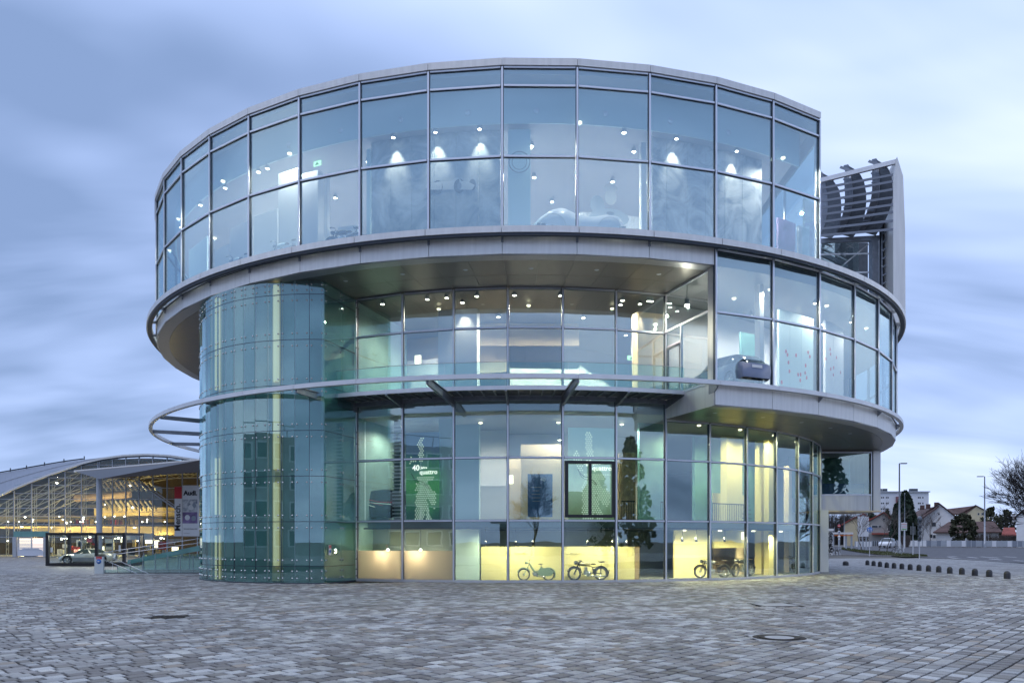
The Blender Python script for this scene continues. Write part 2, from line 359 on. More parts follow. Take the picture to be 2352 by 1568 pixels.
class MB:
    """collects geometry for one mesh"""
    def __init__(s): s.v = []; s.f = []; s.mi = []; s.sm = []
    def add(s, vs, fs, mi=0, smooth=False):
        b = len(s.v); s.v += [tuple(v) for v in vs]; s.f += [tuple(i+b for i in f) for f in fs]; s.mi += [mi]*len(fs); s.sm += [smooth]*len(fs)
        return s
    def box(s, c, d, rz=0, mi=0, tilt=None):
        x, y, z = d[0]/2, d[1]/2, d[2]/2
        vs = [Vector((a*x, b*y, e*z)) for e in (-1, 1) for a, b in ((-1, -1), (1, -1), (1, 1), (-1, 1))]
        m = Matrix.Rotation(rz, 3, 'Z')
        if tilt: m = m @ Matrix.Rotation(tilt[1], 3, tilt[0])
        vs = [m @ v + Vector(c) for v in vs]
        return s.add(vs, [(3, 2, 1, 0), (4, 5, 6, 7), (0, 1, 5, 4), (1, 2, 6, 5), (2, 3, 7, 6), (3, 0, 4, 7)], mi)
    def tube(s, pts, rs, n=6, mi=0, cap=True, smooth=True):
        pts = [Vector(p) for p in pts]
        if isinstance(rs, (int, float)): rs = [rs]*len(pts)
        b = len(s.v); k = len(pts)
        for i, p in enumerate(pts):
            d = (pts[min(i+1, k-1)]-pts[max(i-1, 0)])
            if d.length < 1e-9: d = Vector((0, 0, 1))
            d.normalize()
            a = Vector((0, 0, 1)) if abs(d.z) < .9 else Vector((1, 0, 0))
            u = d.cross(a).normalized(); w = d.cross(u)
            for j in range(n):
                t = 2*PI*j/n; s.v.append(tuple(p+(u*math.cos(t)+w*math.sin(t))*rs[i]))
        for i in range(k-1):
            for j in range(n):
                s.f.append((b+i*n+j, b+i*n+(j+1) % n, b+(i+1)*n+(j+1) % n, b+(i+1)*n+j)); s.mi.append(mi); s.sm.append(smooth)
        if cap:
            s.f.append(tuple(b+j for j in range(n))); s.mi.append(mi); s.sm.append(False)
            s.f.append(tuple(b+(k-1)*n+j for j in reversed(range(n)))); s.mi.append(mi); s.sm.append(False)
        return s
    def beam(s, p0, p1, w, h, mi=0, h1=None):
        p0, p1 = Vector(p0), Vector(p1); d = (p1-p0).normalized()
        u = d.cross(Vector((0, 0, 1)))
        if u.length < 1e-4: u = Vector((1, 0, 0))
        u.normalize(); n = u.cross(d).normalized()
        h1 = h if h1 is None else h1
        vs = []
        for p, hh in ((p0, h), (p1, h1)):
            for a, b_ in ((-1, -1), (1, -1), (1, 1), (-1, 1)): vs.append(p+u*a*w/2+n*b_*hh/2)
        return s.add(vs, [(3, 2, 1, 0), (4, 5, 6, 7), (0, 1, 5, 4), (1, 2, 6, 5), (2, 3, 7, 6), (3, 0, 4, 7)], mi)
    def lathe(s, prof, c=(0, 0, 0), n=16, mi=0, axis='Z', smooth=True):
        b = len(s.v); k = len(prof)
        for r, z in prof:
            for j in range(n):
                t = 2*PI*j/n
                v = (r*math.cos(t), r*math.sin(t), z) if axis == 'Z' else ((r*math.cos(t), z, r*math.sin(t)) if axis == 'Y' else (z, r*math.cos(t), r*math.sin(t)))
                s.v.append((v[0]+c[0], v[1]+c[1], v[2]+c[2]))
        for i in range(k-1):
            for j in range(n):
                s.f.append((b+i*n+j, b+i*n+(j+1) % n, b+(i+1)*n+(j+1) % n, b+(i+1)*n+j)); s.mi.append(mi); s.sm.append(smooth)
        return s
    def prism(s, poly, y0, y1, mi=0):
        """polygon in XZ extruded along Y"""
        n = len(poly)
        vs = [(x, y0, z) for x, z in poly]+[(x, y1, z) for x, z in poly]
        fs = [tuple(range(n)), tuple(range(2*n-1, n-1, -1))]+[(i, i+n, (i+1) % n+n, (i+1) % n) for i in range(n)]
        return s.add(vs, fs, mi)
    def slab(s, poly, z0, z1, mi=0):
        n = len(poly)
        vs = [(x, y, z0) for x, y in poly]+[(x, y, z1) for x, y in poly]
        fs = [tuple(range(n-1, -1, -1)), tuple(range(n, 2*n))]+[(i, (i+1) % n, (i+1) % n+n, i+n) for i in range(n)]
        return s.add(vs, fs, mi)
    def build(s, name, mats, parent=None, loc=(0, 0, 0), rz=0):
        o = mesh_obj(name, s.v, s.f, mats, parent, loc, rz)
        o.data.polygons.foreach_set('material_index', s.mi); o.data.polygons.foreach_set('use_smooth', s.sm)
        return o
def box(name, c, d, mat, parent=None, rz=0, rot=None):
    key = (round(d[0], 3), round(d[1], 3), round(d[2], 3), mat.name)
    if key not in _bc:
        o = MB().box((0, 0, 0), d).build(name, mat, parent); o.location = c; o.rotation_euler = rot if rot else (0, 0, rz)
        _bc[key] = o.data; return o
    return inst(name, _bc[key], parent, c, rz, rot)
def text(s, size, mat, parent, loc, rot, name='lettering', align='LEFT', ext=.004, bold=0.0):
    cu = bpy.data.curves.new('t', 'FONT'); cu.body = s; cu.size = size; cu.extrude = ext; cu.align_x = align; cu.offset = bold
    cu.resolution_u = 3
    to = bpy.data.objects.new('t', cu); COL.objects.link(to)
    dg = bpy.context.evaluated_depsgraph_get()
    me = bpy.data.meshes.new_from_object(to.evaluated_get(dg))
    bpy.data.objects.remove(to); bpy.data.curves.remove(cu)
    me.materials.clear(); me.materials.append(mat)
    o = bpy.data.objects.new(name, me); o.location = loc; o.rotation_euler = rot
    return link(o, parent)
def lamp_at(parent, loc, power, col=(1, .9, .74), kind='POINT', size=.15, rot=None, spot=None, blend=.4):
    l = bpy.data.lights.new('bulb', kind); l.energy = power; l.color = col
    if kind in ('POINT', 'SPOT'): l.shadow_soft_size = size
    if kind == 'SPOT': l.spot_size = R_(spot or 70); l.spot_blend = blend
    o = bpy.data.objects.new('bulb', l); o.location = loc
    if rot: o.rotation_euler = rot
    return link(o, parent)

# ------------------------------------------------------------------ ground, plaza, road
gx = [-900, -300, -120, -60, -30, 0, 6, 10, 14, 18, 26, 40, 60, 90, 140, 300, 900]
gy = [-600, -200, -80, -20, 5, 40, 60, 75, 82, 90, 98, 106, 114, 122, 130, 136, 150, 200, 400, 900, 1600]
vs = []; fs = []
for y in gy:
    for x in gx: vs.append((x, y, terr(x, y)-.1))
n = len(gx)
for j in range(len(gy)-1):
    for i in range(n-1): fs.append((j*n+i, j*n+i+1, (j+1)*n+i+1, (j+1)*n+i))
ground = mesh_obj('ground', vs, fs, M['earth']); tag(ground, kind='structure')

# plaza: base sheet, near stones
BR = [Z6(330, 1075), Z6(400, 1170), Z6(1040, 1166), Z6(1250, 1160), Z6(1700, 1190), Z6(2313, 1235)]
bpts = [G(*p) for p in BR]
pl = [(-75, -30), (70, -30), (70, 45), (bpts[5].x+6, bpts[5].y-5)]+[(p.x, p.y) for p in reversed(bpts[2:])]+[(22, 96), (18, 100), (-75, 96)]
plaza = MB().slab(pl, -.08, -.038).build('plaza', M['joint']); tag(plaza, kind='structure')
far = MB().slab([(-74, 44.5), (69, 44.5), (bpts[5].x+5, bpts[5].y-5)]+[(p.x, p.y) for p in reversed(bpts[2:])]+[(21, 95), (17, 98), (-74, 95)], -.017, -.004).build('far_paving', M['farpave'], plaza)
near = MB().slab([(-74, -29), (69, -29), (69, 9.0), (-74, 9.0)], -.017, -.004).build('rear_paving', M['farpave'], plaza)
TH = R_(47.5); U = Vector((math.cos(TH), math.sin(TH), 0)); V = Vector((-math.sin(TH), math.cos(TH), 0))
stones = []
rw = .25
C0 = Vector((.82, 56.09, 0))
TW = Vector((-9.09, 42.71, 0))
MH = [(G(1790, 1463), .52, 0), (G(1780, 1388), .62, 1), (G(384, 1416), .42, 1)]
for row in range(-60, 440):
    v0 = (row-160)*rw
    u = -60+random.random()*.3; bias = random.random()
    while u < 75:
        L = random.choice((.20, .25, .28, .30, .30, .34)); um = u+L/2
        p = U*um+V*(v0+rw/2)
        u += L
        if not (9.0 < p.y < 45.3): continue
        if abs(p.x) > .66*p.y+1.2: continue
        if (p-C0).length < 19.65 and p.y > 30: continue
        if (p-TW).length < 7.25: continue
        if any(abs(p.x-m[0].x) < m[1]+.04 and abs(p.y-m[0].y) < m[1]+.04 for m in MH): continue
        stones.append((p.x, p.y, L))
print('stones', len(stones))
st = np.array(stones); N = len(st)
order = np.argsort(st[:, 1]+.0*np.abs(st[:, 0])); st = st[order]
def stone_geo(P, L, zj, tilt, rj):
    """arrays of verts for bevelled stones: outer ring (z lower), top ring"""
    n = len(P); g = .008; bv = .010
    hu = L/2-.021; hv = np.full(n, rw/2-.017)
    cu, cv = np.array([-1, 1, 1, -1]), np.array([-1, -1, 1, 1])
    out = np.zeros((n, 12, 3))
    for lay, (ins, z) in enumerate(((0, -.04), (0, -.008), (.011, 0.0))):
        uu = cu[None]*(hu[:, None]-ins); vv = cv[None]*(hv[:, None]-ins)
        out[:, lay*4:lay*4+4, 0] = P[:, 0:1]+uu*U.x+vv*V.x
        out[:, lay*4:lay*4+4, 1] = P[:, 1:2]+uu*U.y+vv*V.y
        out[:, lay*4:lay*4+4, 2] = z+zj[:, None]*(lay > 0)+(tilt[:, 0:1]*uu+tilt[:, 1:2]*vv)*(lay > 0)
    return out
FQ = np.array([[0, 1, 5, 4], [1, 2, 6, 5], [2, 3, 7, 6], [3, 0, 4, 7], [4, 5, 9, 8], [5, 6, 10, 9], [6, 7, 11, 10], [7, 4, 8, 11], [8, 9, 10, 11]])
NI = 300
rest = st[NI:]; n = len(rest)
zj = np.random.uniform(-.004, .003, n); tl = np.random.uniform(-.02, .02, (n, 2))
vv = stone_geo(rest[:, :2], rest[:, 2], zj, tl, None).reshape(-1, 3)
ff = (FQ[None]+(np.arange(n)*12)[:, None, None]).reshape(-1, 4)
me = bpy.data.meshes.new('paver_field'); me.from_pydata(vv.tolist(), [], ff.tolist()); me.materials.append(M['paver'])
at = me.attributes.new('rnd', 'FLOAT', 'FACE'); at.data.foreach_set('value', np.repeat(np.random.rand(n), 9).astype(np.float32)); me.update()
pf = bpy.data.objects.new('paver_field', me); link(pf, plaza); pf['kind'] = 'stuff'
svar = {}
for i in range(NI):
    x, y, L = st[i]
    if L not in svar: svar[L] = []
    if len(svar[L]) < 4:
        v = stone_geo(np.zeros((1, 2)), np.array([L]), np.array([random.uniform(-.004, .003)]), np.random.uniform(-.02, .02, (1, 2)), None)[0]
        me = bpy.data.meshes.new('paver'); me.from_pydata(v.tolist(), [], FQ.tolist()); me.materials.append(M['paver'])
        a_ = me.attributes.new('rnd', 'FLOAT', 'FACE'); a_.data.foreach_set('value', np.full(9, .0, dtype=np.float32)); me.update(); svar[L].append(me)
    inst('paver', random.choice(svar[L]), plaza, (x, y, 0))
# manhole and hatch covers
p, r, _ = MH[0]
mh = thing('manhole_cover', 'round cast iron manhole cover with pale concrete centre in the paving', 'manhole cover', (p.x, p.y, 0))
MB().slab([(-r-.03, -r-.03), (r+.03, -r-.03), (r+.03, r+.03), (-r-.03, r+.03)], -.017, -.003).build('surround', M['concrete'], mh)
MB().lathe([(r-.1, -.002), (r-.02, .004), (r, .002), (r, -.003)], n=40).build('frame', M['iron'], mh)
MB().lathe([(.001, .003), (r*.55, .003)], n=32).build('lid', M['concrete'], mh)
MB().lathe([(r*.55, .003), (r*.62, .006), (r*.82, .006), (r-.1, .0)], n=32).build('lid_rim', M['iron'], mh)
p, r, _ = MH[1]
mh = thing('access_cover', 'square access cover with rusty steel frame in the paving', 'access cover', (p.x, p.y, 0), R_(8))
MB().slab([(-r, -r), (r, -r), (r, r), (-r, r)], -.017, -.002).build('frame', M['iron'], mh)
MB().slab([(-r*.84, -r*.84), (r*.84, -r*.84), (r*.84, r*.84), (-r*.84, r*.84)], -.002, .004).build('lid', M['concrete'], mh)
p, r, _ = MH[2]
mh = thing('drain_grate', 'dark iron drain grate set in the paving at the left', 'drain', (p.x, p.y, 0), R_(5))
fr = MB().slab([(-r, -r), (r, -r), (r, r), (-r, r)], -.017, -.006).build('frame', M['iron'], mh)
for i in range(7): box('bar', (-r+.08+i*.113, 0, -.001), (.05, r*1.8, .01), M['iron'], mh)

# road
road_near = [G(*Z6(*q)) for q in ((330, 1075), (1250, 1160), (1700, 1190), (2313, 1235))]
rv = []
nr = [Vector((14, 128, 0)), Vector((24, 107, 0))]+road_near[1:]+[Vector((75, 55, 0))]
fr_ = [Vector((14, 142, 0)), Vector((35, 138, 0)), Vector((60, 130, 0)), Vector((85, 122, 0)), Vector((140, 110, 0)), Vector((170, 90, 0))]
def strip_mesh(name, A, B, dz, mat, div=8, parent=None):
    vs = []; fs = []
    k = len(A)
    for i in range(k):
        for j in range(div+1):
            p = A[i].lerp(B[i], j/div); vs.append((p.x, p.y, terr(p.x, p.y)+dz))
    for i in range(k-1):
        for j in range(div): fs.append((i*(div+1)+j, (i+1)*(div+1)+j, (i+1)*(div+1)+j+1, i*(div+1)+j+1))
    return mesh_obj(name, vs, fs, mat, parent)
def resample(P, n):
    out = []; L = [0]
    for i in range(len(P)-1): L.append(L[-1]+(P[i+1]-P[i]).length)
    for k in range(n):
        d = L[-1]*k/(n-1); i = max(j for j in range(len(P)-1) if L[j] <= d+1e-9)
        out.append(P[i].lerp(P[i+1], (d-L[i])/max(1e-9, L[i+1]-L[i])))
    return out
A_ = resample(nr, 16); B_ = resample(fr_, 16)
road = strip_mesh('road', A_, B_, -.03, M['asphalt'], 14); tag(road, kind='structure')
# kerb line beside the plaza
kb = MB()
for i in range(len(A_)-1):
    a, b = A_[i], A_[i+1]
    kb.beam((a.x, a.y, terr(a.x, a.y)+.0), (b.x, b.y, terr(b.x, b.y)+.0), .18, .14)
kerb = kb.build('kerb', M['kerb']); tag(kerb, kind='structure')
# dashes
for (x0, y0, x1, y1) in ((1490, 1163, 1680, 1184), (1840, 1156, 2040, 1170), (1700, 1160, 1810, 1170), (2090, 1155, 2230, 1163), (1480, 1150, 1585, 1155), (1930, 1178, 2070, 1190), (2200, 1196, 2313, 1203)):
    a = G(*Z6(x0, y0)); b = G(*Z6(x1, y1)); d = (b-a); n_ = Vector((-d.y, d.x, 0)).normalized()*.16
    q = [a-n_, b-n_, b+n_, a+n_]
    o = mesh_obj('road_marking', [(v.x, v.y, terr(v.x, v.y)-.022) for v in q], [(0, 1, 2, 3)], M['paint'], road)

# grass verge
gA = [G(*Z6(*q)) for q in ((330, 1080), (520, 1112), (760, 1142), (1040, 1166), (1265, 1160))]
gB = [G(*Z6(*q)) for q in ((340, 1062), (600, 1098), (860, 1110), (1120, 1138), (1262, 1150))]
verge = strip_mesh('grass_verge', gA, gB, .05, M['grass'], 3); tag(verge, 'strip of winter grass between the plaza and the road', 'grass', kind='stuff')
gv = MB()
for _ in range(2600):
    i = random.randrange(4); t = random.random(); s = random.random()
    p = gA[i].lerp(gA[i+1], t).lerp(gB[i].lerp(gB[i+1], t), s); z = terr(p.x, p.y)+.04
    a = random.random()*PI; w = .05; h = random.uniform(.08, .2)
    gv.add([(p.x-w*math.cos(a), p.y-w*math.sin(a), z), (p.x+w*math.cos(a), p.y+w*math.sin(a), z), (p.x+random.uniform(-.05, .05), p.y, z+h)], [(0, 1, 2)])
tag(gv.build('grass_tufts', M['grass'], verge), kind='stuff')

# ------------------------------------------------------------------ the round museum
mus = thing('museum_building', 'large round glass museum with stacked drums and thin metal rings', 'building', C0)
DA = R_(7.35844); A0 = R_(-2.9177)
def ang(k): return A0+k*DA
def P(r, a, z=0): return Vector((r*math.sin(a), -r*math.cos(a), z))
RO, RI = 24.0, 19.84
def chord(r, k, gap=0.0):
    return 2*r*math.sin(DA/2)-gap, r*math.cos(DA/2), ang(k+.5)
def mullion_me(h, w=.075, d=.16):
    key = ('mul', round(h, 3), w, d)
    if key not in _bc:
        o = MB().box((0, .02, 0), (w*1.5, d*.8, h), mi=1).box((0, -d*.42-.012, 0), (w, .05, h-.002), mi=0).build('mullion', [M['cap'], M['gasket']])
        _bc[key] = o.data; bpy.data.objects.remove(o)
    return _bc[key]
def transom_me(w, h=.075, d=.12):
    key = ('tr', round(w, 3), h, d)
    if key not in _bc:
        o = MB().box((0, .02, 0), (w, d*.8, h*1.45), mi=1).box((0, -d*.42-.010, 0), (w, .045, h), mi=0).build('transom', [M['cap'], M['gasket']])
        _bc[key] = o.data; bpy.data.objects.remove(o)
    return _bc[key]
def facade(r, k0, k1, levels, mat, edges=True, msk=None):
    z0, z1 = levels[0], levels[-1]
    w, rm, _ = chord(r, 0, .12)
    for k in range(k0, k1+1):
        p = P(r, ang(k), (z0+z1)/2); inst('mullion', mullion_me(z1-z0), mus, p, ang(k))
    for k in range(k0, k1):
        am = ang(k+.5)
        for i in range(len(levels)-1):
            a, b = levels[i], levels[i+1]
            m_ = mat[i] if isinstance(mat, (list, tuple)) else mat
            if not (msk and (k, i) in msk):
                q = P(rm, am, (a+b)/2); box('glass_pane', q, (w, .016, b-a-.09), m_, mus, am+random.uniform(-.0015, .0015))
        for z in levels: inst('transom', transom_me(w-.02), mus, P(rm, am, z), am)
KU0, KU1 = -13, 5
facade(RO, KU0, KU1, [14.5, 17.73, 20.63, 21.38], M['g_up'])
facade(RO, 3, 13, [8.75, 11.73, 14.38], M['g_mid'])
facade(RI, -3, 3, [8.82, 11.84, 13.66], M['g_mid'])
facade(RI, -3, 3, [.06, 2.88, 5.81, 8.55], [M['g_low']]*3, msk={(-3, 0), (-2, 0)})
facade(RI, 3, 13, [.06, 2.88, 5.81, 7.68], M['g_low'])
# frosted pair at the base
w, rm, _ = chord(RI, 0, .12)
for k in (-3, -2):
    am = ang(k+.5)
    box('glass_pane', P(rm, am, 2.16), (w, .016, 1.36), M['g_low'], mus, am)
    o = box('glass_pane', P(rm, am, .79), (w, .016, 1.36), M['g_frost'], mus, am); o['label'] = 'frosted beige lower pane'
# parapet, fascia, sills
for k in range(KU0, KU1):
    w, rm, am = chord(RO+.1, k, .014)
    box('parapet_panel', P(rm-.02, am, 21.57), (w, .12, .29), M['fascia'], mus, am)
    box('parapet_shadow_gap', P(rm-.12, am, 21.41), (w, .1, .05), M['gasket'], mus, am)
for k in range(KU0, 3):
    w, rm, am = chord(RO, k, .022)
    box('fascia_panel', P(rm-.02, am, 14.10), (w, .06, .72), M['fascia'], mus, am)
for k in range(3, 13):
    w, rm, am = chord(RO, k, .022)
    box('fascia_panel', P(rm-.02, am, 8.24), (w, .06, .94), M['fascia'], mus, am)
for k in range(-3, 13):
    w, rm, am = chord(RI, k, .004)
    box('sill', P(rm+.03, am, .045), (w, .14, .13), M['alu'], mus, am)
# dark band glazing heads behind the right drum ring
def arc_seg(r0, r1, z0, z1, n=4, a=DA, gap=.008, dz=0):
    key = ('arc', r0, r1, z0, z1, n, a, gap)
    if key in _bc: return _bc[key]
    g = gap/r1
    vs = []; fs = []
    for i in range(n+1):
        t = -a/2+g+(a-2*g)*i/n
        for r, z in ((r0, z0), (r1, z0), (r1, z1), (r0, z1)): vs.append(P(r, t, z))
    for i in range(n):
        for j in range(4): fs.append((i*4+j, i*4+(j+1) % 4, (i+1)*4+(j+1) % 4, (i+1)*4+j))
    fs += [(3, 2, 1, 0), tuple(n*4+j for j in range(4))]
    me = bpy.data.meshes.new('arc'); me.from_pydata([tuple(v) for v in vs], [], fs); me.update(); _bc[key] = me
    return me
def arc(name, r0, r1, z0, z1, a_mid, mat, n=4, a=DA, gap=.008):
    me = arc_seg(r0, r1, z0, z1, n, a, gap)
    key = (id(me), mat.name)
    if key not in _bc:
        m2 = me.copy(); m2.materials.append(mat); _bc[key] = m2
    return inst(name, _bc[key], mus, (0, 0, 0), a_mid)
# upper ring (full circle) and lower ring
for k in range(-13, 15):
    arc('ring_segment', 24.22, 24.54, 14.42, 14.68, ang(k+.5), M['fascia'], gap=.012)
    arc('ring_channel', 24.27, 24.47, 14.33, 14.415, ang(k+.5), M['gasket'], gap=0)
    if k < 12 and k > -13:
        box('ring_bracket', P(24.12, ang(k), 14.42), (.045, .34, .15), M['midsteel'], mus, ang(k))
        box('bracket_plate', P(24.03, ang(k), 14.36), (.10, .05, .3), M['midsteel'], mus, ang(k))
    arc('canopy_ring_segment', 24.22, 24.42, 8.54, 8.73, ang(k+.5), M['alu'], gap=.006)
for k in range(3, 12):
    if k % 2 == 1:
        b = MB().prism([(-.45, .12), (.25, .12), (.25, -.02), (-.05, -.3), (-.45, -.3)], -.03, .03).build('ring_bracket', M['midsteel'], mus)
        b.rotation_euler = (0, 0, ang(k)-PI/2); b.location = P(24.0, ang(k), 8.58)
# radial beams of the lower ring
for k in (-3, -1, 1):
    MB().beam(P(RI-.1, ang(k), 8.38), P(24.25, ang(k), 8.52), .11, .40, 0, .24).build('radial_beam', M['midsteel'], mus)
    MB().beam(P(RI-.1, ang(k), 8.60), P(24.25, ang(k), 8.655), .26, .03).build('beam_flange', M['midsteel'], mus)
for k in (-5, -7, -9, -11):
    d = P(24.25, ang(k), 8.58); e_ = P(17.5, ang(k), 8.5)
    MB().beam(e_, d, .09, .30, 0, .2).build('radial_beam', M['midsteel'], mus)
for k in (-2, 0, 2, 3):
    MB().beam(P(RI-.1, ang(k), 8.40), P(21.6, ang(k), 8.62), .10, .42, 0, .12).build('radial_beam', M['midsteel'], mus)
# balcony: grating bays, edge, glass balustrade
for k in range(-3, 3):
    am = ang(k+.5)
    arc('deck_grating', 20.0, 21.52, 8.66, 8.72, am, M['darksteel'], gap=.02)
    arc('deck_edge', 21.52, 21.60, 8.62, 8.80, am, M['alu'], gap=.006)
    arc('deck_inner_beam', 19.98, 20.08, 8.42, 8.62, am, M['midsteel'], gap=.01)
    for t in (.2, .4, .6, .8):
        MB().beam(P(20.05, ang(k+t), 8.62), P(21.5, ang(k+t), 8.62), .05, .09).build('grating_bearer', M['midsteel'], mus)
    w = 2*21.56*math.sin(DA/2)-.02
    box('balustrade_pane', P(21.56*math.cos(DA/2), am, 9.33), (w, .018, 1.05), M['g_rail'], mus, am)
    box('handrail', P(21.56*math.cos(DA/2), am, 9.865), (w, .03, .02), M['galv'], mus, am)
# soffits
def soffit(k0, k1, z, rings, mats_):
    for (r1, r0, sub), m_ in zip(rings, mats_):
        for k in range(k0, k1):
            for s_ in range(sub):
                arc('soffit_panel', r0+.01, r1-.01, z, z+.03, ang(k+(s_+.5)/sub), m_, n=2, a=DA/sub, gap=.007)
soffit(-13, 3, 13.715, [(23.93, 23.3, 1), (23.3, 21.5, 2), (21.5, 19.9, 2), (19.9, 16.5, 1)], [M['soffit_rim'], M['soffit'], M['soffit'], M['soffit']])
soffit(3, 13, 7.735, [(23.93, 23.3, 1), (23.3, 21.5, 2), (21.5, 19.9, 2)], [M['soffit_rim'], M['soffit'], M['soffit']])
for k in range(-3, 3):       # recessed downlights in the soffit
    q = P(22.3, ang(k+.4), 13.70); MB().lathe([(.001, 0), (.09, 0), (.11, .012)], n=14, c=(0, 0, 0)).build('downlight', M['cap'], mus).location = q
for k in range(3, 8):
    q = P(22.3, ang(k+.4), 7.72); MB().lathe([(.001, 0), (.09, 0), (.11, .012)], n=14).build('downlight', M['cap'], mus).location = q
# slabs
def arcpts(r, a0, a1, n=40): return [(r*math.sin(a0+(a1-a0)*i/n), -r*math.cos(a0+(a1-a0)*i/n)) for i in range(n+1)]
full = arcpts(23.88, 0, 2*PI, 96)[:-1]
MB().slab(arcpts(23.85, 0, 2*PI, 96)[:-1], 13.76, 14.44).build('upper_floor_slab', M['floor_in'], mus)
aE = ang(5)
dshape = arcpts(23.86, R_(-215), aE, 90)
MB().slab(dshape, 21.2, 21.55).build('roof_slab', M['core'], mus)
MB().slab(arcpts(22.9, R_(-215), aE-.02, 90), 19.66, 19.82).build('ceiling', M['ceil'], mus)
MB().slab(arcpts(19.6, 0, 2*PI, 80)[:-1], 7.98, 8.78).build('middle_floor_slab', M['ceil'], mus)
sec = arcpts(23.85, ang(3)+.004, R_(145), 40)+list(reversed(arcpts(19.5, ang(3)+.004, R_(145), 40)))
MB().slab(sec, 7.79, 8.70).build('middle_floor_extension', M['core'], mus)
MB().slab(arcpts(18.5, 0, 2*PI, 80)[:-1], 2.56, 2.86).build('mezzanine_slab', M['slab'], mus)
MB().slab(arcpts(19.6, 0, 2*PI, 80)[:-1], -.02, .03).build('ground_floor_slab', M['floor_in'], mus)
# inner bulkhead band under the roof, curved
for k in range(KU0, KU1):
    arc('bulkhead', 22.92, 22.98, 19.64, 21.2, ang(k+.5), M['blind'], gap=0)
    # round loudspeaker
    o = MB().lathe([(.02, 0), (.10, .0), (.12, .02)], n=18, axis='Y').build('loudspeaker', M['cap'], mus); o.location = P(23.02, ang(k+.47), 20.15); o.rotation_euler = (0, 0, ang(k+.47))
# core, back walls
def arcwall(name, r, a0, a1, z0, z1, mat, th=.2, n=40):
    o = arcpts(r, a0, a1, n); i = list(reversed(arcpts(r-th, a0, a1, n)))
    return MB().slab(o+i, z0, z1).build(name, mat, mus)
arcwall('core_wall', 8.5, 0, 2*PI-.001, .03, 19.42, M['core'])
arcwall('rear_wall', RO, R_(-215), ang(KU0), 14.5, 21.3, M['white'])
arcwall('rear_wall', RO, ang(13), R_(145), 7.7, 14.4, M['white'])
arcwall('rear_wall', RI, ang(13), R_(360)+ang(-3)-R_(42), .0, 13.7, M['white'])
arcwall('rear_wall', RI, R_(360)+ang(-3)-R_(42), R_(360)+ang(-3)-.02, .0, 13.7, M['tealwall'])
pe = P(RO-.02, aE)
MB().slab([(pe.x-.1, pe.y+.15), (pe.x, pe.y+.15), (13.75, 19.6), (13.6, 19.6)], 14.45, 15.2).build('end_wall', M['alu'], mus)
MB().slab([(pe.x-.1, pe.y+.15), (pe.x, pe.y+.15), (13.75, 19.6), (13.6, 19.6)], 20.4, 21.2).build('end_wall', M['alu'], mus)
for i in range(9):
    y0 = pe.y+.2+i*4.2
    box('glass_pane', (pe.x-.05+(i*.03), y0+2.1, 17.8), (.016, 4.1, 5.2), M['g_up'], mus)
    box('mullion', (pe.x-.03+(i*.03), y0, 17.8), (.1, .1, 5.2), M['cap'], mus)
box('corner_post', (pe.x, pe.y+.05, 18), (.14, .14, 6.7), M['cap'], mus, aE)
# side return at the balcony's right end (radial wall)
aR = ang(3)
def rad(name, r0, r1, z0, z1, th, mat, off=0.0):
    o = MB().box((0, 0, 0), (th, r1-r0, z1-z0)).build(name, mat, mus)
    o.location = P((r0+r1)/2, aR, (z0+z1)/2)+Vector((math.cos(aR)*off, math.sin(aR)*off, 0)); o.rotation_euler = (0, 0, aR); return o
rad('return_wall', 19.95, 23.93, 7.74, 8.70, .05, M['fascia'])
rad('return_pane', 21.35, 23.5, 8.85, 11.85, .016, M['g_mid']); rad('return_pane', 20.0, 23.5, 11.95, 13.62, .016, M['g_mid'])
rad('return_pane', 20.0, 21.25, 11.2, 11.85, .016, M['g_mid'])
rad('return_transom', 19.95, 23.5, 11.86, 11.94, .1, M['cap']); rad('return_transom', 19.95, 23.5, 13.63, 13.71, .1, M['cap']); rad('return_transom', 19.95, 23.5, 8.72, 8.82, .1, M['cap'])
rad('return_mullion', 21.26, 21.34, 8.82, 11.86, .1, M['cap']); rad('jamb_panel', 23.5, 23.93, 8.72, 13.71, .08, M['fascia'])
dr = rad('door', 20.12, 21.15, 8.9, 11.0, .014, M['g_mid'])
for (a, b, c, d) in ((20.02, 20.12, 8.84, 11.1), (21.15, 21.25, 8.84, 11.1), (20.12, 21.15, 11.0, 11.1), (20.12, 21.15, 8.84, 8.92)): rad('door_frame', a, b, c, d, .09, M['midsteel'])

# glass stair tower with point-fixed panels
tow = thing('stair_tower', 'curved blue-green glass stair tower with bolted panels at the left of the museum entrance', 'tower', TW)
TR = 7.4247; TA0 = R_(-52.57); TDA = R_(5.2011)
TZ = [.03, .78, 2.81, 4.87, 6.93, 8.98, 11.04, 13.09, 13.69]
def PT(r, a, z=0): return Vector((r*math.sin(a), -r*math.cos(a), z))
BOLTS = MB()
def bolts(loc, rz, w, h):
    for sx in (-1, 1):
        for sz in (-1, 1):
            if h < .5 and sz > 0: continue
            dz = min(.27, h*.28); m = Matrix.Rotation(rz, 3, 'Z'); b0 = len(BOLTS.v)
            BOLTS.lathe([(.040, 0), (.040, -.02), (.001, -.035)], c=(sx*(w/2-.1), -.012, sz*(h/2-dz)), n=8, axis='Y')
            for i in range(b0, len(BOLTS.v)): BOLTS.v[i] = tuple(m @ Vector(BOLTS.v[i])+Vector(loc))
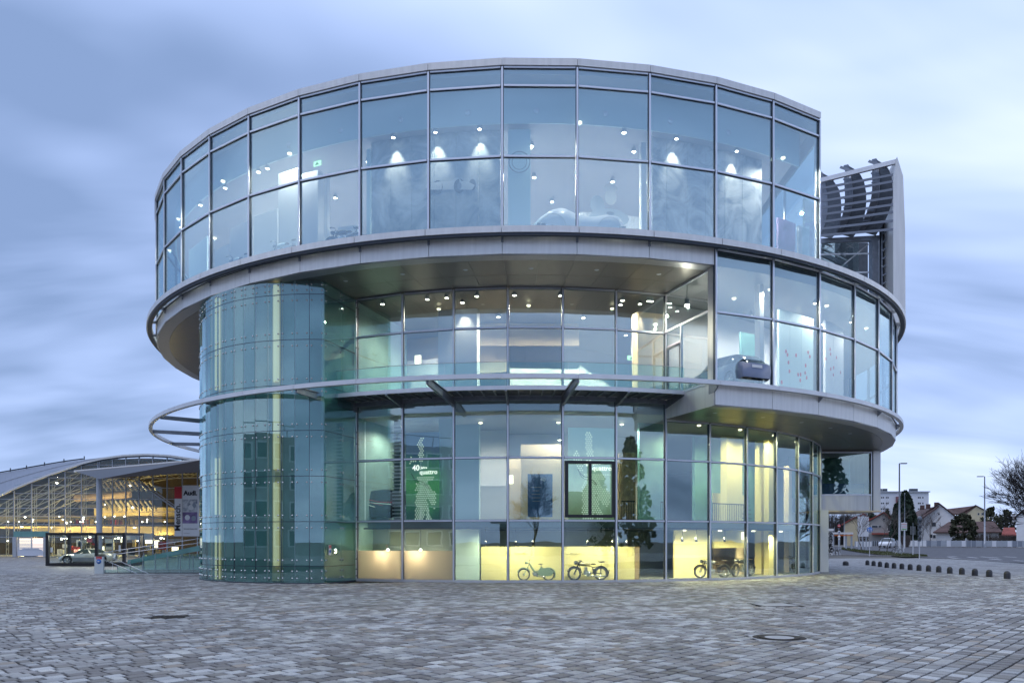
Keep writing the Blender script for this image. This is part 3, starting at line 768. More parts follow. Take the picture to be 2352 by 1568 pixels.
for i in range(-12, 11):
    am = TA0+(i+.5)*TDA; w = 2*TR*math.sin(TDA/2)-.018; rm = TR*math.cos(TDA/2)
    for j in range(len(TZ)-1):
        h = TZ[j+1]-TZ[j]-.022
        q = PT(rm, am, (TZ[j]+TZ[j+1])/2)
        box('glass_panel', q, (w, .02, h), M['g_tower'], tow, am+random.uniform(-.003, .003))
        if i > -6: bolts(q, am, w, h)
    # dark joints behind
    box('joint_rail', PT(TR-.06, TA0+i*TDA, 6.9), (.03, .06, 13.6), M['galv'] if i % 2 else M['darksteel'], tow, TA0+i*TDA)
for z in TZ[1:-1]:
    vs_ = [PT(TR-.03, TA0+i*TDA*1.0, 0) for i in range(-12, 12)]
    mb = MB()
    for i in range(len(vs_)-1): mb.beam((vs_[i].x, vs_[i].y, z), (vs_[i+1].x, vs_[i+1].y, z), .05, .03)
    mb.build('horizontal_joint', M['gasket'], tow)
# inner solid wall
inn = [PT(7.05, TA0+i*TDA) for i in range(-14, 12)]
MB().slab([(v.x, v.y) for v in inn]+[(3.2, 1.0), (0, 5)], .0, 13.69).build('inner_wall', M['towerwall'], tow)
base = [PT(TR+.03, TA0+i*TDA) for i in range(-14, 12)]
MB().slab([(v.x, v.y) for v in base]+[(3.2, 1.0), (0, 5)], -.02, .035).build('plinth', M['gasket'], tow)
for i, zs in ((1, ((.1, 2.2), (3.2, 5.9), (9.2, 13.6))), (7, ((.8, 4.6), (5.2, 8.6), (9.2, 13.6)))):
    am = TA0+(i+.5)*TDA
    for z0, z1 in zs:
        o = MB().lathe([(.13, z0), (.13, z1)], n=16).build('lit_column', M['column_lit'], tow); o.location = PT(7.22, am)
        # flat backing niche
    box('niche', PT(7.09, am, 6.8), (.5, .1, 13.4), M['cream'], tow, am)
# return wall tower corner -> facade
c0 = PT(TR, TA0+11*TDA)+TW; c1_ = P(RI, ang(-3))+C0
d = (c1_-c0); L = math.hypot(d.x, d.y); az = math.atan2(d.y, d.x)
for s_ in range(2):
    m_ = c0+d*((s_+.5)/2)-TW; w = L/2-.03
    for j in range(len(TZ)-1):
        h = TZ[j+1]-TZ[j]-.022
        if s_ == 1 and j == 5: 
            o = box('door', (m_.x, m_.y, 9.98), (w-.1, .03, 2.0), M['g_tower'], tow, az); continue
        box('glass_panel', (m_.x, m_.y, (TZ[j]+TZ[j+1])/2), (w, .02, h), M['g_tower'], tow, az)
        bolts(Vector((m_.x, m_.y, (TZ[j]+TZ[j+1])/2)), az, w, h)
BOLTS.build('bolts', M['chrome'], tow)['kind'] = 'stuff'
m_ = c0+d*.5-TW; nn = Vector((math.sin(az), -math.cos(az), 0))
box('return_backing', (m_.x-nn.x*.16, m_.y-nn.y*.16, 6.9), (L*.98, .06, 13.5), M['towerwall'], tow, az)
for z in TZ[1:-1]: box('horizontal_joint', (m_.x-nn.x*.03, m_.y-nn.y*.03, z), (L, .04, .03), M['gasket'], tow, az)
# small safety notice on the return wall
nt_ = W(757, 1255, 35.9)
nw = thing('notice_plate', 'small white and red notice plate with a round blue symbol on the glass tower corner', 'sign', (c0+d*.14+nn*.03)+Vector((0, 0, 1.52)), az)
box('plate', (0, -.01, 0), (.20, .015, .46), M['signwhite'], nw)
box('header', (0, -.022, .15), (.19, .006, .13), M['red'], nw)
MB().lathe([(.001, 0), (.075, 0), (.075, -.006)], c=(0, -.02, -.06), n=20, axis='Y').build('symbol', M['signblue'], nw)
tag(text('Achtung', .045, M['signwhite'], nw, (-.085, -.027, .135), (PI/2, 0, 0)))
# ------------------------------------------------------------------ inside the museum
def apx(x, r):
    """polar angle at which the sight line through pixel column x meets the near side of radius r"""
    t = (x-CXP)/FP; A = t*t+1; B = -2*(t*C0.x+C0.y); C = C0.x**2+C0.y**2-r*r
    Y = (-B-math.sqrt(max(0, B*B-4*A*C)))/(2*A); return math.atan2(t*Y-C0.x, C0.y-Y)
def zpx(x, y, r):
    a = apx(x, r); Y = C0.y-r*math.cos(a); return HC-(y-YHP)*Y/FP
def wallpx(name, x0, x1, r, z0, z1, mat, th=.12, parent=mus, seams=None):
    xs = [x0]+(seams or [])+[x1]; out = None
    for i in range(len(xs)-1):
        a, b = P(r, apx(xs[i], r)), P(r, apx(xs[i+1], r)); d = b-a
        out = MB().box((0, 0, 0), (d.length-.015, th, z1-z0)).build(name, mat, parent)
        out.location = (a+b)/2+Vector((0, 0, (z0+z1)/2)); out.rotation_euler = (0, 0, math.atan2(d.y, d.x))
    return out
# top floor: picture walls, pillars
wallpx('picture_panel', 854, 1150, 22.4, 14.45, 19.64, M['panelback'], seams=[899, 947, 998, 1048, 1099])
wallpx('picture_panel', 1497, 1748, 22.4, 14.45, 19.64, M['panelback2'], seams=[1530, 1577, 1619, 1663, 1703])
wallpx('pillar', 843, 852, 22.4, 14.45, 19.4, M['blind']); wallpx('pillar', 1167, 1219, 22.5, 14.45, 19.5, M['blind'], .5)
wallpx('pillar', 1470, 1482, 22.3, 14.45, 19.4, M['white'], .25)
wallpx('pillar', 701, 737, 22.7, 14.45, 18.7, M['white'], .4); wallpx('pillar', 745, 755, 22.3, 14.45, 18.7, M['white'], .2)
wallpx('low_partition', 585, 640, 22.9, 14.45, 17.4, M['white']); wallpx('low_partition', 641, 688, 22.9, 14.45, 19.0, M['white'])
wallpx('low_partition', 495, 530, 22.9, 14.45, 16.6, M['white']); wallpx('low_partition', 531, 572, 22.9, 14.45, 17.3, M['white']); wallpx('low_partition', 778, 824, 22.0, 14.45, 16.3, M['white'])
wallpx('low_partition', 395, 415, 21.0, 14.45, 16.4, M['white']); wallpx('picture_panel', 436, 478, 22.9, 14.45, 17.6, M['blind']); wallpx('picture_panel', 1785, 1825, 22.0, 14.45, 17.5, M['banner_purple'])
wallpx('picture_panel', 1832, 1862, 22.4, 14.45, 17.2, M['panelback']); wallpx('pillar', 1846, 1868, 21.6, 14.45, 19.3, M['white'])
wallpx('picture_panel', 1330, 1475, 19.0, 14.45, 17.6, M['panelback2'], seams=[1375, 1425])
wallpx('picture_panel', 1224, 1300, 16.0, 16.6, 18.0, M['white'])
def pprint(x, y, r, w, h, mat, tilt=0, n=14, poly=None, dz=.0):
    """flat print on a wall of radius r"""
    a = apx(x, r+.08); z = zpx(x, y, r+.08); q = P(r+.065+dz, a, z)
    mb = MB()
    if poly: mb.prism(poly, -.003, .0)
    else: mb.prism([(w/2*math.cos(2*PI*i/n), h/2*math.sin(2*PI*i/n)) for i in range(n)], -.003, .0)
    o = mb.build('print', mat, mus); o.location = q; o.rotation_euler = (0, tilt, a); return o
# racing car photograph
pprint(1036, 424, 22.4, 1, 1, M['printlight'], R_(4), poly=[(-1.15, -.12), (-.95, -.22), (.95, -.22), (1.05, -.02), (.75, .12), (.45, .16), (.3, .30), (.12, .28), (.0, .15), (-.6, .12), (-1.1, .02)]); pprint(1005, 430, 22.4, .46, .62, M['printdark'], dz=.003); pprint(1055, 427, 22.4, .5, .62, M['printdark'], dz=.003)
pprint(1085, 424, 22.4, .3, .5, M['printdark'], dz=.003); pprint(1055, 427, 22.4, .2, .3, M['printmid'], dz=.006); pprint(1005, 430, 22.4, .18, .3, M['printmid'], dz=.006)

pprint(1403, 452, 19.0, .62, .8, M['printlight']); pprint(1403, 432, 19.0, .66, .4, M['white'], dz=.003); pprint(1400, 500, 19.0, 2.0, .9, M['printmid']); pprint(1372, 470, 19.0, .7, .9, M['printmid'])
pprint(1402, 490, 19.0, .4, .16, M['printdark'], dz=.006)
o = MB().lathe([(.42, 0), (.47, 0)], n=28, axis='Y').lathe([(.30, 0), (.33, 0)], n=28, axis='Y').build('emblem_ring', M['printmid'], mus)
a = apx(1193, 22.8); o.location = P(22.78, a, zpx(1193, 372, 22.8)); o.rotation_euler = (0, 0, a)
# middle floor
wallpx('wall_pier', 1010, 1099, 17.8, 8.78, 13.3, M['white'], .6); wallpx('wall_pier', 1458, 1524, 18.2, 8.78, 13.2, M['peach'], .6)
wallpx('pillar', 826, 836, 18.8, 8.78, 13.7, M['peach'], .3); wallpx('pillar', 846, 850, 18.0, 8.78, 13.7, M['peach'], .2)
wallpx('back_partition', 1171, 1330, 15.0, 8.78, 11.0, M['white']); wallpx('back_partition', 925, 1170, 12.5, 11.4, 13.7, M['peach']); wallpx('back_partition', 1100, 1330, 14.0, 12.5, 13.7, M['peach'])
wallpx('back_partition', 925, 1100, 14.0, 8.78, 12.0, M['core'])
mb = MB(); a0, a1 = P(15.6, apx(1330, 15.6)), P(15.6, apx(1455, 15.6))
o = MB().prism([(0, 0), ((a1-a0).length, 0), ((a1-a0).length, .5), (0, 2.3)], -.06, .06).build('stair_parapet', M['white'], mus); o.location = a0+Vector((0, 0, 8.78)); o.rotation_euler = (0, 0, math.atan2((a1-a0).y, (a1-a0).x))
# right drum, middle floor
wallpx('pillar', 1739, 1749, 22.6, 8.75, 13.9, M['white'], .3); wallpx('picture_panel', 1787, 1866, 22.2, 8.75, 13.0, M['blind'], seams=[1812, 1838])
wallpx('picture_panel', 1893, 1935, 22.0, 8.75, 13.3, M['white'], seams=[1912]); wallpx('picture_panel', 1968, 2005, 21.8, 8.75, 12.8, M['panelback2'])
wallpx('partition', 1700, 1737, 20.5, 8.75, 12.2, M['tealwall']); arcwall('partition', 18.5, ang(3)+.05, R_(100), 8.75, 13.7, M['core'])
for i in range(22):
    x = random.uniform(1795, 1862) if i % 3 else random.uniform(1896, 1932); y = random.uniform(800, 880)
    pprint(x, y, 22.2 if x < 1880 else 22.0, .16, .2, M['red'], n=7)
# mezzanine and ground level
wallpx('pale_pier', 1010, 1040, 18.3, 2.88, 7.9, M['blind'], .3); wallpx('pale_pier', 1048, 1102, 18.2, .03, 7.6, M['blind'], .3)
wallpx('white_wall', 1196, 1292, 16.6, 2.88, 6.8, M['peach'], .2); wallpx('white_wall', 1104, 1168, 14.0, 4.9, 7.9, M['core'])
wallpx('white_wall', 1168, 1201, 15.6, 2.88, 6.2, M['peach'])
wallpx('wood_wall', 1420, 1458, 17.2, 2.88, 6.4, M['wood'], .2); wallpx('teal_wall', 1466, 1528, 17.5, 2.88, 7.9, M['tealwall'], .2)
wallpx('striped_wall', 906, 920, 18.6, 2.88, 7.9, M['slab'], .1); wallpx('pale_pier', 826, 836, 18.9, 2.88, 7.9, M['blind'], .3)
for i in range(26):
    a = apx(913, 18.75); box('stripe', P(18.75, a, 3.1+i*.18), (.55, .05, .06), M['cap'], mus, a)
arcwall('back_wall', 12.0, ang(-4), ang(6), 2.88, 7.95, M['core'])
arcwall('dado_wall', 18.0, ang(-3.4), apx(1046, 18), .03, 2.5, M['slab'])
# lit display wall on the ground
wallpx('display_wall', 1105, 1457, 18.2, .03, 1.66, M['yellow'], .1, seams=[1170, 1294, 1414]); wallpx('display_wall_end', 1457, 1468, 18.2, .03, 1.66, M['wood'], .1)
wallpx('dark_post', 1414, 1419, 18.9, .03, 2.5, M['darksteel'], .1)
wallpx('display_wall', 1547, 1625, 17.3, .03, 2.5, M['yellow'], .1); wallpx('display_wall', 1637, 1708, 17.2, 1.55, 2.5, M['yellow'], .1)
wallpx('tan_wall', 1637, 1690, 15.6, .03, 1.6, M['wood'], .1); wallpx('tan_wall', 1690, 1708, 16.8, .03, 1.6, M['peach'], .1)
wallpx('yellow_pier', 1662, 1698, 17.4, 2.88, 7.6, M['yellow'], .4); wallpx('yellow_pier', 1741, 1756, 17.6, .03, 7.6, M['yellow'], .4)
wallpx('yellow_pier', 1760, 1772, 18.2, .03, 7.6, M['yellow'], .3); wallpx('tan_wall', 1806, 1818, 18.0, .03, 6.5, M['peach'], .3)
wallpx('display_wall', 1637, 1708, 16.4, 2.88, 4.6, M['yellow'], .05)
arcwall('back_wall', 12.0, ang(-4), ang(9), .03, 2.5, M['slab'])
arcwall('teal_wall', 16.0, ang(5.2), ang(11), 2.9, 7.7, M['tealwall'])
# stair flight on the right
for i in range(14):
    a = apx(1722, 16.8)+i*.012; box('stair_tread', P(16.6-i*.1, a, 3.0+i*.26), (1.1, .28, .05), M['slab'], mus, a)
# railings on the mezzanine
def railing(x0, x1, r, z):
    n = max(3, int((x1-x0)/4)); w = P(r, apx(x0, r)); e_ = P(r, apx(x1, r))
    mb = MB(); mb.beam(w+Vector((0, 0, z+1.0)), e_+Vector((0, 0, z+1.0)), .05, .05)
    for i in range(n+1): q = w.lerp(e_, i/n); mb.beam(q+Vector((0, 0, z)), q+Vector((0, 0, z+1.0)), .025, .025)
    o = mb.build('mezzanine_railing', M['black'], mus)
railing(1427, 1459, 18.3, 2.88); railing(1518, 1530, 18.3, 2.88); railing(1637, 1708, 18.3, 2.88)
MB().slab(arcpts(19.3, ang(-3), ang(11), 60)+list(reversed(arcpts(18.4, ang(-3), ang(11), 60))), 2.5, 2.58).build('slab_edge', M['darksteel'], mus)
# window frame with two casements in the front bay
w, rm, _ = chord(RI, 1, .1); am = ang(1.5); fr_m = MB()
fw, fh, zc = w-.12, 2.62, 4.34
for sx in (-1, 1): fr_m.box((sx*(fw/2-.05), 0, 0), (.14, .16, fh))
fr_m.box((0, 0, 0), (.13, .15, fh-.16))
for sz in (-1, 1): fr_m.box((0, 0, sz*(fh/2-.06)), (fw-.24, .16, .14))
o = fr_m.build('casement_frame', M['black'], mus); o.location = P(rm+.12, am, zc); o.rotation_euler = (0, 0, am); o['label'] = 'black double casement frame'
# round tower-side lamps and exit sign
def excess(): pass
# ---- posters standing behind the glass
def dots(parent, loc, rz, W_, H_, seed=0, n=1.0, rect=None):
    rnd = random.Random(seed); mb = MB(); s = .115
    arms = [((-.05, .95), (.0, .55), .11), ((0, .6), (-.12, .25), .13), ((-.05, .5), (.42, .02-.35), .09), ((-.05, .55), (-.35, .74), .10), ((0, .5), (.4, .62), .10), ((-.1, .3), (-.28, -.45), .10), ((.02, .45), (.35, .28), .12), ((-.1, .4), (-.02, .1), .15)]
    rows = int(H_/s*1.15)
    for j in range(rows):
        for i in range(int(W_/s)+1):
            x = -W_/2+(i+.5*(j % 2))*s; z = -H_/2+j*s*.87
            u, v = x/W_, z/H_*1.0+.1
            ok = False
            for (a, b, wd) in arms:
                ax, az_ = a[0], a[1]-.45; bx, bz = b[0], b[1]-.45
                dx, dz = bx-ax, bz-az_; t = max(0, min(1, ((u-ax)*dx+(v-az_)*dz)/(dx*dx+dz*dz)))
                if math.hypot(u-ax-dx*t, v-az_-dz*t) < wd*(.55+.4*rnd.random()): ok = True
            if rect and x > rect[0] and rect[1] < z+H_*.5/.95 < rect[2]: ok = False
            if ok: mb.lathe([(.001, -.004), (.040, -.004), (.040, 0)], c=(x, 0, z), n=6, axis='Y', smooth=False)
    mb2 = MB()
    o = mb.build('dot_pattern', M['print_green_glow'], parent); o['kind'] = 'stuff'
    # lathe along Y needs no rotation; parent carries heading
    o.location = (loc[0], loc[1]-.03, loc[2])
def poster(x0, x1, r, z0, z1, label, seed, tx, tz, sc=1.0, mt='poster_green_glow'):
    a, b = P(r, apx(x0, r)), P(r, apx(x1, r)); d = b-a; m_ = (a+b)/2; rz = math.atan2(d.y, d.x); w = d.length; h = z1-z0
    t = thing('poster', label, 'poster', C0+m_+Vector((0, 0, z0)), rz, 'anniversary posters behind the glass')
    box('panel', (0, 0, h/2), (w, .05, h), M[mt], t)
    dots(t, (0, 0, h/2), 0, w*.95, h*.95, seed, rect=(tx-.08, tz-.34, tz+.36))
    text('40', .40*sc, M['print_text_glow'], t, (tx, -.05, tz), (PI/2, 0, 0), bold=.010)
    text('Jahre', .17*sc, M['print_text_glow'], t, (tx+.46*sc, -.05, tz+.08*sc), (PI/2, 0, 0), bold=.004)
    text('quattro', .32*sc, M['print_text_glow'], t, (tx+.40*sc, -.05, tz-.20*sc), (PI/2, 0, 0), bold=.005)
    # a thin drawn outline of a car's flank
    mb = MB(); pts = [(-.25, .0), (-.1, -.22), (.1, -.36), (.35, -.40), (.6, -.55), (.8, -.72)]
    mb.tube([(-w*.2+p[0]*.9, -.05, tz-.15+p[1]) for p in pts], .014, 4)
    mb.tube([(-w*.2+p[0]*.8+.05, -.05, tz-.35+p[1]*.8) for p in pts], .010, 4)
    mb.build('drawn_line', M['carblack'], t)
    return t
poster(933, 1009, 18.9, 2.90, 7.2, 'tall green dotted anniversary poster in the second bay from the glass tower', 3, -.52, 2.46, .95)
poster(1305, 1410, 18.9, 2.90, 7.35, 'green dotted anniversary poster seen through the black double window frame', 5, -.36, 2.62, 1.0, 'poster_pale_glow')
a, b = P(18.0, apx(1212, 18.0)), P(18.0, apx(1269, 18.0)); d = b-a
t = thing('poster', 'dark blue text panel behind the glass between the bare tree and the green poster', 'poster', C0+(a+b)/2+Vector((0, 0, 3.1)), math.atan2(d.y, d.x), 'anniversary posters behind the glass')
box('panel', (0, 0, 1.05), (d.length, .05, 2.1), M['bluepanel'], t); text('40', .26, M['signwhite'], t, (.0, -.04, 1.75), (PI/2, 0, 0))
for i, wd in enumerate((.5, .3, .42, .42, .36)): box('text_line', (-.2, -.03, 1.45-i*.17), (wd, .008, .035), M['printmid'], t)
# small wall captions
for x, s1 in ((1168, '1956'), (1296, '1949')):
    a = apx(x+14, 18.35); q = P(18.32, a, 1.30)
    text('Motorrad '+s1, .085, M['text'], mus, q, (PI/2, 0, a), name='caption')
#---- light fittings, added fill lamps and the light they give
def ceil_lamp(x, y, z, label, group, power=0, rmax=23.0, size=.085, spot=None, aim=None):
    Y = (z-HC)*FP/max(5, YHP-y); X = (x-CXP)*Y/FP; q = Vector((X-C0.x, Y-C0.y, 0))
    if q.length > rmax: q = q*(rmax/q.length)
    q = q+Vector((C0.x, C0.y, z))
    t = thing('spotlight', label, 'spotlight', q, 0, group)
    MB().lathe([(.001, 0), (size, 0), (size, -.02), (.001, -.03)], n=10).build('lens', M['lamp'], t)
    MB().lathe([(size*1.15, -.01), (size*1.15, .16), (.02, .18), (.02, .3)], n=10).build('housing', M['galv'], t)
    if power:
        if spot: lamp_at(t, (0, 0, -.05), power, kind='SPOT', spot=spot, size=.05, rot=aim, blend=.7)
        else: lamp_at(t, (0, 0, -.2), power, size=.05)
    return t
LU = 'small bright spotlight under the top floor ceiling'
for x, y in ((593, 377), (569, 384), (438, 465), (497, 425), (845, 372), (1221, 336), (1058, 342), (1442, 291), (1456, 349), (1268, 464), (1227, 408), (1407, 418), (1511, 357), (1550, 416), (403, 512), (408, 521), (770, 455)):
    ceil_lamp(x, y, 19.4, LU, 'spotlights under the top floor ceiling')
for x in (905, 1001, 1102, 1552, 1690):
    a = apx(x, 22.75); q = P(22.82, a, 19.52)+C0
    t = thing('spotlight', 'wall-washing spotlight casting a bright cone on a top floor picture wall', 'spotlight', q, a, 'wall washers on the top floor')
    MB().lathe([(.001, 0), (.07, 0), (.07, -.02), (.001, -.03)], n=10).build('lens', M['lamp'], t)
    MB().lathe([(.09, -.01), (.09, .12), (.02, .14), (.02, .28)], n=10).build('housing', M['galv'], t)
    lamp_at(t, (0, .05, -.05), 190, (1, .9, .72), 'SPOT', .03, (R_(13), 0, 0), 58, .9)
def fill_light(r, a, z, p, col=(1, .92, .80), size=.05):  # extra lamp added to brighten the interior, not a fitting of the building
    t = thing('fill_lamp', FILL_LABEL, 'lamp', P(r, a, z)+C0, a, FILL_GROUP)
    MB().lathe([(.001, 0), (.10, 0), (.10, .06), (.001, .07)], n=14).build('lens', M['lampsoft'], t)
    lamp_at(t, (0, 0, -.05), p*1.6, col, 'SPOT', .05, (0, 0, 0), 168, .5)
FILL_LABEL, FILL_GROUP = 'flat round fill lamp added to light the top floor', 'added fill lamps of the top floor'
for a in (-75, -50, -25, -2, 18, 40): fill_light(18.5, R_(a), 19.55, 850)
for a in (-60, -30, 0, 25): fill_light(21.0, R_(a), 19.55, 330)
FILL_LABEL, FILL_GROUP = 'flat round fill lamp added to light the middle floor', 'added fill lamps of the middle floor'
for a in (-15, 0, 14): fill_light(17.4, R_(a), 13.55, 700, (1, .88, .68))
for a in (29, 40, 54): fill_light(22.9, R_(a), 13.5, 190)
for a in (28, 42, 58, 75): fill_light(21.0, R_(a), 13.55, 320)
FILL_LABEL, FILL_GROUP = 'flat round fill lamp added for the mezzanine and top floor edge', 'added fill lamps of the mezzanine and top floor edge'
for a in (-22, -8, 5, 16): fill_light(17.2, R_(a), 7.8, 230)
for a in (27, 36, 46, 57): fill_light(18.9, R_(a), 7.7, 270, (1, .90, .50))
for a in (-68, -55, -40, -28, 5, 30): fill_light(23.3, R_(a), 19.5, 190)
FILL_LABEL, FILL_GROUP = 'flat fill lamp added over the right-hand ground floor showroom', 'added fill lamps of the ground floor showroom'
for a in (24, 31, 39, 48): fill_light(19.0, R_(a), 2.42, 190, (1, .86, .48))
LM = 'small bright spotlight under the middle floor ceiling'
for x, y in ((848, 682), (952, 663), (1010, 667), (1088, 668), (1180, 665), (1294, 664), (1430, 690), (1516, 680), (1145, 728), (1176, 757), (1340, 730), (1437, 770), (1425, 700), (1492, 690)):
    ceil_lamp(x, y, 13.5, LM, 'spotlights under the middle floor ceiling', rmax=19.3)
for x, r, c in ((1470, 18.9, 0), (1062, 18.6, 0)):
    a = apx(x, r); t = thing('spotlight', 'wall-washing spotlight beside a white pier on the middle floor', 'spotlight', P(r, a, 13.45)+C0, a, 'wall washers on the middle floor')
    MB().lathe([(.001, 0), (.09, 0), (.09, -.02), (.001, -.03)], n=10).build('lens', M['lamp'], t); MB().lathe([(.1, -.01), (.1, .14), (.02, .2)], n=10).build('housing', M['black'], t)
    lamp_at(t, (0, .05, -.05), 110, (1, .9, .72), 'SPOT', .03, (R_(18), 0, 0), 60, .7)
a = apx(1578, 21.5); t = thing('spotlight', 'brightest spotlight, behind the glass return wall right of the balcony', 'spotlight', P(21.5, a, 12.7)+C0)
MB().lathe([(.001, 0), (.11, 0), (.09, .1), (.001, .12)], n=12).build('lens', M['lamp'], t); MB().lathe([(.12, .06), (.12, .3), (.02, .4), (.02, 1.0)], n=12).build('housing', M['galv'], t); lamp_at(t, (0, 0, -.2), 90, size=.05)
LR = 'small bright spotlight inside the right-hand middle drum'
for x, y in ((1745, 680), (1725, 725), (1905, 688), (1891, 745), (1730, 870), (1955, 740)):
    ceil_lamp(x, y, 13.4, LR, 'spotlights inside the right-hand drum', rmax=23.0)
LG = 'small bright spotlight under the mezzanine ceiling'
for x, y in ((845, 1020), (853, 1036), (905, 1027), (910, 1052), (1118, 1033), (1285, 1010), (1180, 1052), (1200, 1048), (1728, 1075), (1700, 1085), (1752, 1083), (1385, 1040)):
    ceil_lamp(x, y, 7.6, LG, 'spotlights under the mezzanine ceiling', rmax=19.2)
for x, y in ((1145+23, 1255), (966, 1255), (891, 1255)):
    pass
# spotlights over the ground floor display
for x in (1115, 1184, 1224, 1350, 1407, 1440, 1568, 1600, 1665):  # rightmost one added only to brighten the dark right-hand bay
    a = apx(x, 19.55); t = thing('track_spotlight', 'small black track spotlight hanging over the yellow ground floor display wall', 'spotlight', P(19.55, a, 1.74 if x < 1500 else 1.9)+C0, a, 'black track spotlights over the display wall')
    o = MB().lathe([(.001, 0), (.06, 0), (.06, .2), (.001, .2)], n=12).build('housing', M['black'], t); o.rotation_euler = (R_(-25), 0, 0)
    MB().tube([(0, 0, .15), (0, 0, .85 if x < 1500 else .65)], .012, 5).build('stem', M['black'], t)
    lamp_at(t, (0, .05, .35), 120, (1, .9, .55), 'SPOT', .05, (R_(38), 0, 0), 140, .9)
for x, lb in ((891, 'bare glowing lamp above the frosted pane nearest the glass tower'), (966, 'bare glowing lamp above the frosted pane of the second bay')):
    a = apx(x, 19.3); t = thing('glowing_lamp', lb, 'lamp', P(19.3, a, 1.50)+C0, a)
    MB().lathe([(.001, -.06), (.05, -.04), (.06, 0), (.05, .04), (.001, .06)], n=12).build('bulb_glass', M['lamp'], t); MB().tube([(0, 0, .05), (0, 0, 1.0)], .012, 5).build('stem', M['black'], t)
    lamp_at(t, (0, 0, -.14), 75, (1, .82, .5), size=.05)
# square wall lanterns
for x, y, r, z, lb in ((1050, 426, 21.9, None, 'square paper lantern glowing in front of the racing car picture wall'), (960, 826, 15.0, None, 'square lantern glowing left of the white pier on the middle floor'), (1172, 1101, 16.4, None, 'square lantern glowing on the mezzanine wall'), (1709, 1090+140, 17.0, None, 'small cream lantern glowing over the ground floor motorcycles')):
    a = apx(x, r+.3); z = zpx(x, y, r+.3); t = thing('lantern', lb, 'lamp', P(r+.3, a, z)+C0, a)
    box('shade', (0, 0, 0), (.30, .16, .42), M['lampsoft'], t); box('cap', (0, 0, .225), (.32, .18, .03), M['cap'], t)

# ------------------------------------------------------------------ vehicles
def wheel(parent, loc, r, w, rim=M['chrome'], spokes=0, fat=.1, disc=False, name='wheel'):
    t = MB().lathe([(r-fat, -w/2), (r-fat*.3, -w/2), (r, -w*.25), (r, w*.25), (r-fat*.3, w/2), (r-fat, w/2), (r-fat, -w/2)], n=28, axis='Y').build(name, M['rubber'], parent)
    t.location = loc
    mb = MB().lathe([(r-fat+.012, -w*.32), (r-fat-.02, -w*.36), (r-fat-.02, w*.36), (r-fat+.012, w*.32)], n=28, axis='Y')
    mb.lathe([(.001, -w*.7), (.05, -w*.6), (.06, 0), (.05, w*.6), (.001, w*.7)], n=12, axis='Y')
    if disc:
        for i in range(spokes):
            a = 2*PI*i/spokes; mb.beam((0, -w*.3, 0), ((r-fat)*math.cos(a), -w*.4, (r-fat)*math.sin(a)), .045, .05)
    else:
        for i in range(spokes):
            a = 2*PI*i/spokes; mb.tube([(.04*math.cos(a+1), (-1)**i*w*.4, .04*math.sin(a+1)), ((r-fat)*math.cos(a), 0, (r-fat)*math.sin(a))], .0035, 3, cap=False)
    mb.build('rim', rim, t)
    return t
def fender(parent, c, r, a0, a1, w, mat, drop=0):
    n = 12; vs = []; fs = []
    for i in range(n+1):
        a = a0+(a1-a0)*i/n
        for s, rr in ((-1, r-.035), (-.7, r), (.7, r), (1, r-.035)): vs.append((c[0]+rr*math.cos(a), s*w/2, c[1]+rr*math.sin(a)))
        for s, rr in ((1, r-.045), (.7, r-.012), (-.7, r-.012), (-1, r-.045)): vs.append((c[0]+rr*math.cos(a), s*w/2*.98, c[1]+rr*math.sin(a)))
    for i in range(n):
        for j in range(8): fs.append((i*8+j, i*8+(j+1) % 8, (i+1)*8+(j+1) % 8, (i+1)*8+j))
    fs += [tuple(range(7, -1, -1)), tuple(n*8+j for j in range(8))]
    return mesh_obj('fender', vs, fs, mat, parent, smooth=True)
def ellip(mb, c, s, n=12, m=8, mi=0):
    b = len(mb.v)
    prof = [(math.sin(PI*i/m), -math.cos(PI*i/m)) for i in range(m+1)]
    for r, z in prof:
        for j in range(n):
            t = 2*PI*j/n; mb.v.append((c[0]+s[0]*z, c[1]+s[1]*r*math.cos(t), c[2]+s[2]*r*math.sin(t)))
    for i in range(m):
        for j in range(n): mb.f.append((b+i*n+j, b+i*n+(j+1) % n, b+(i+1)*n+(j+1) % n, b+(i+1)*n+j)); mb.mi.append(mi); mb.sm.append(True)
    return mb
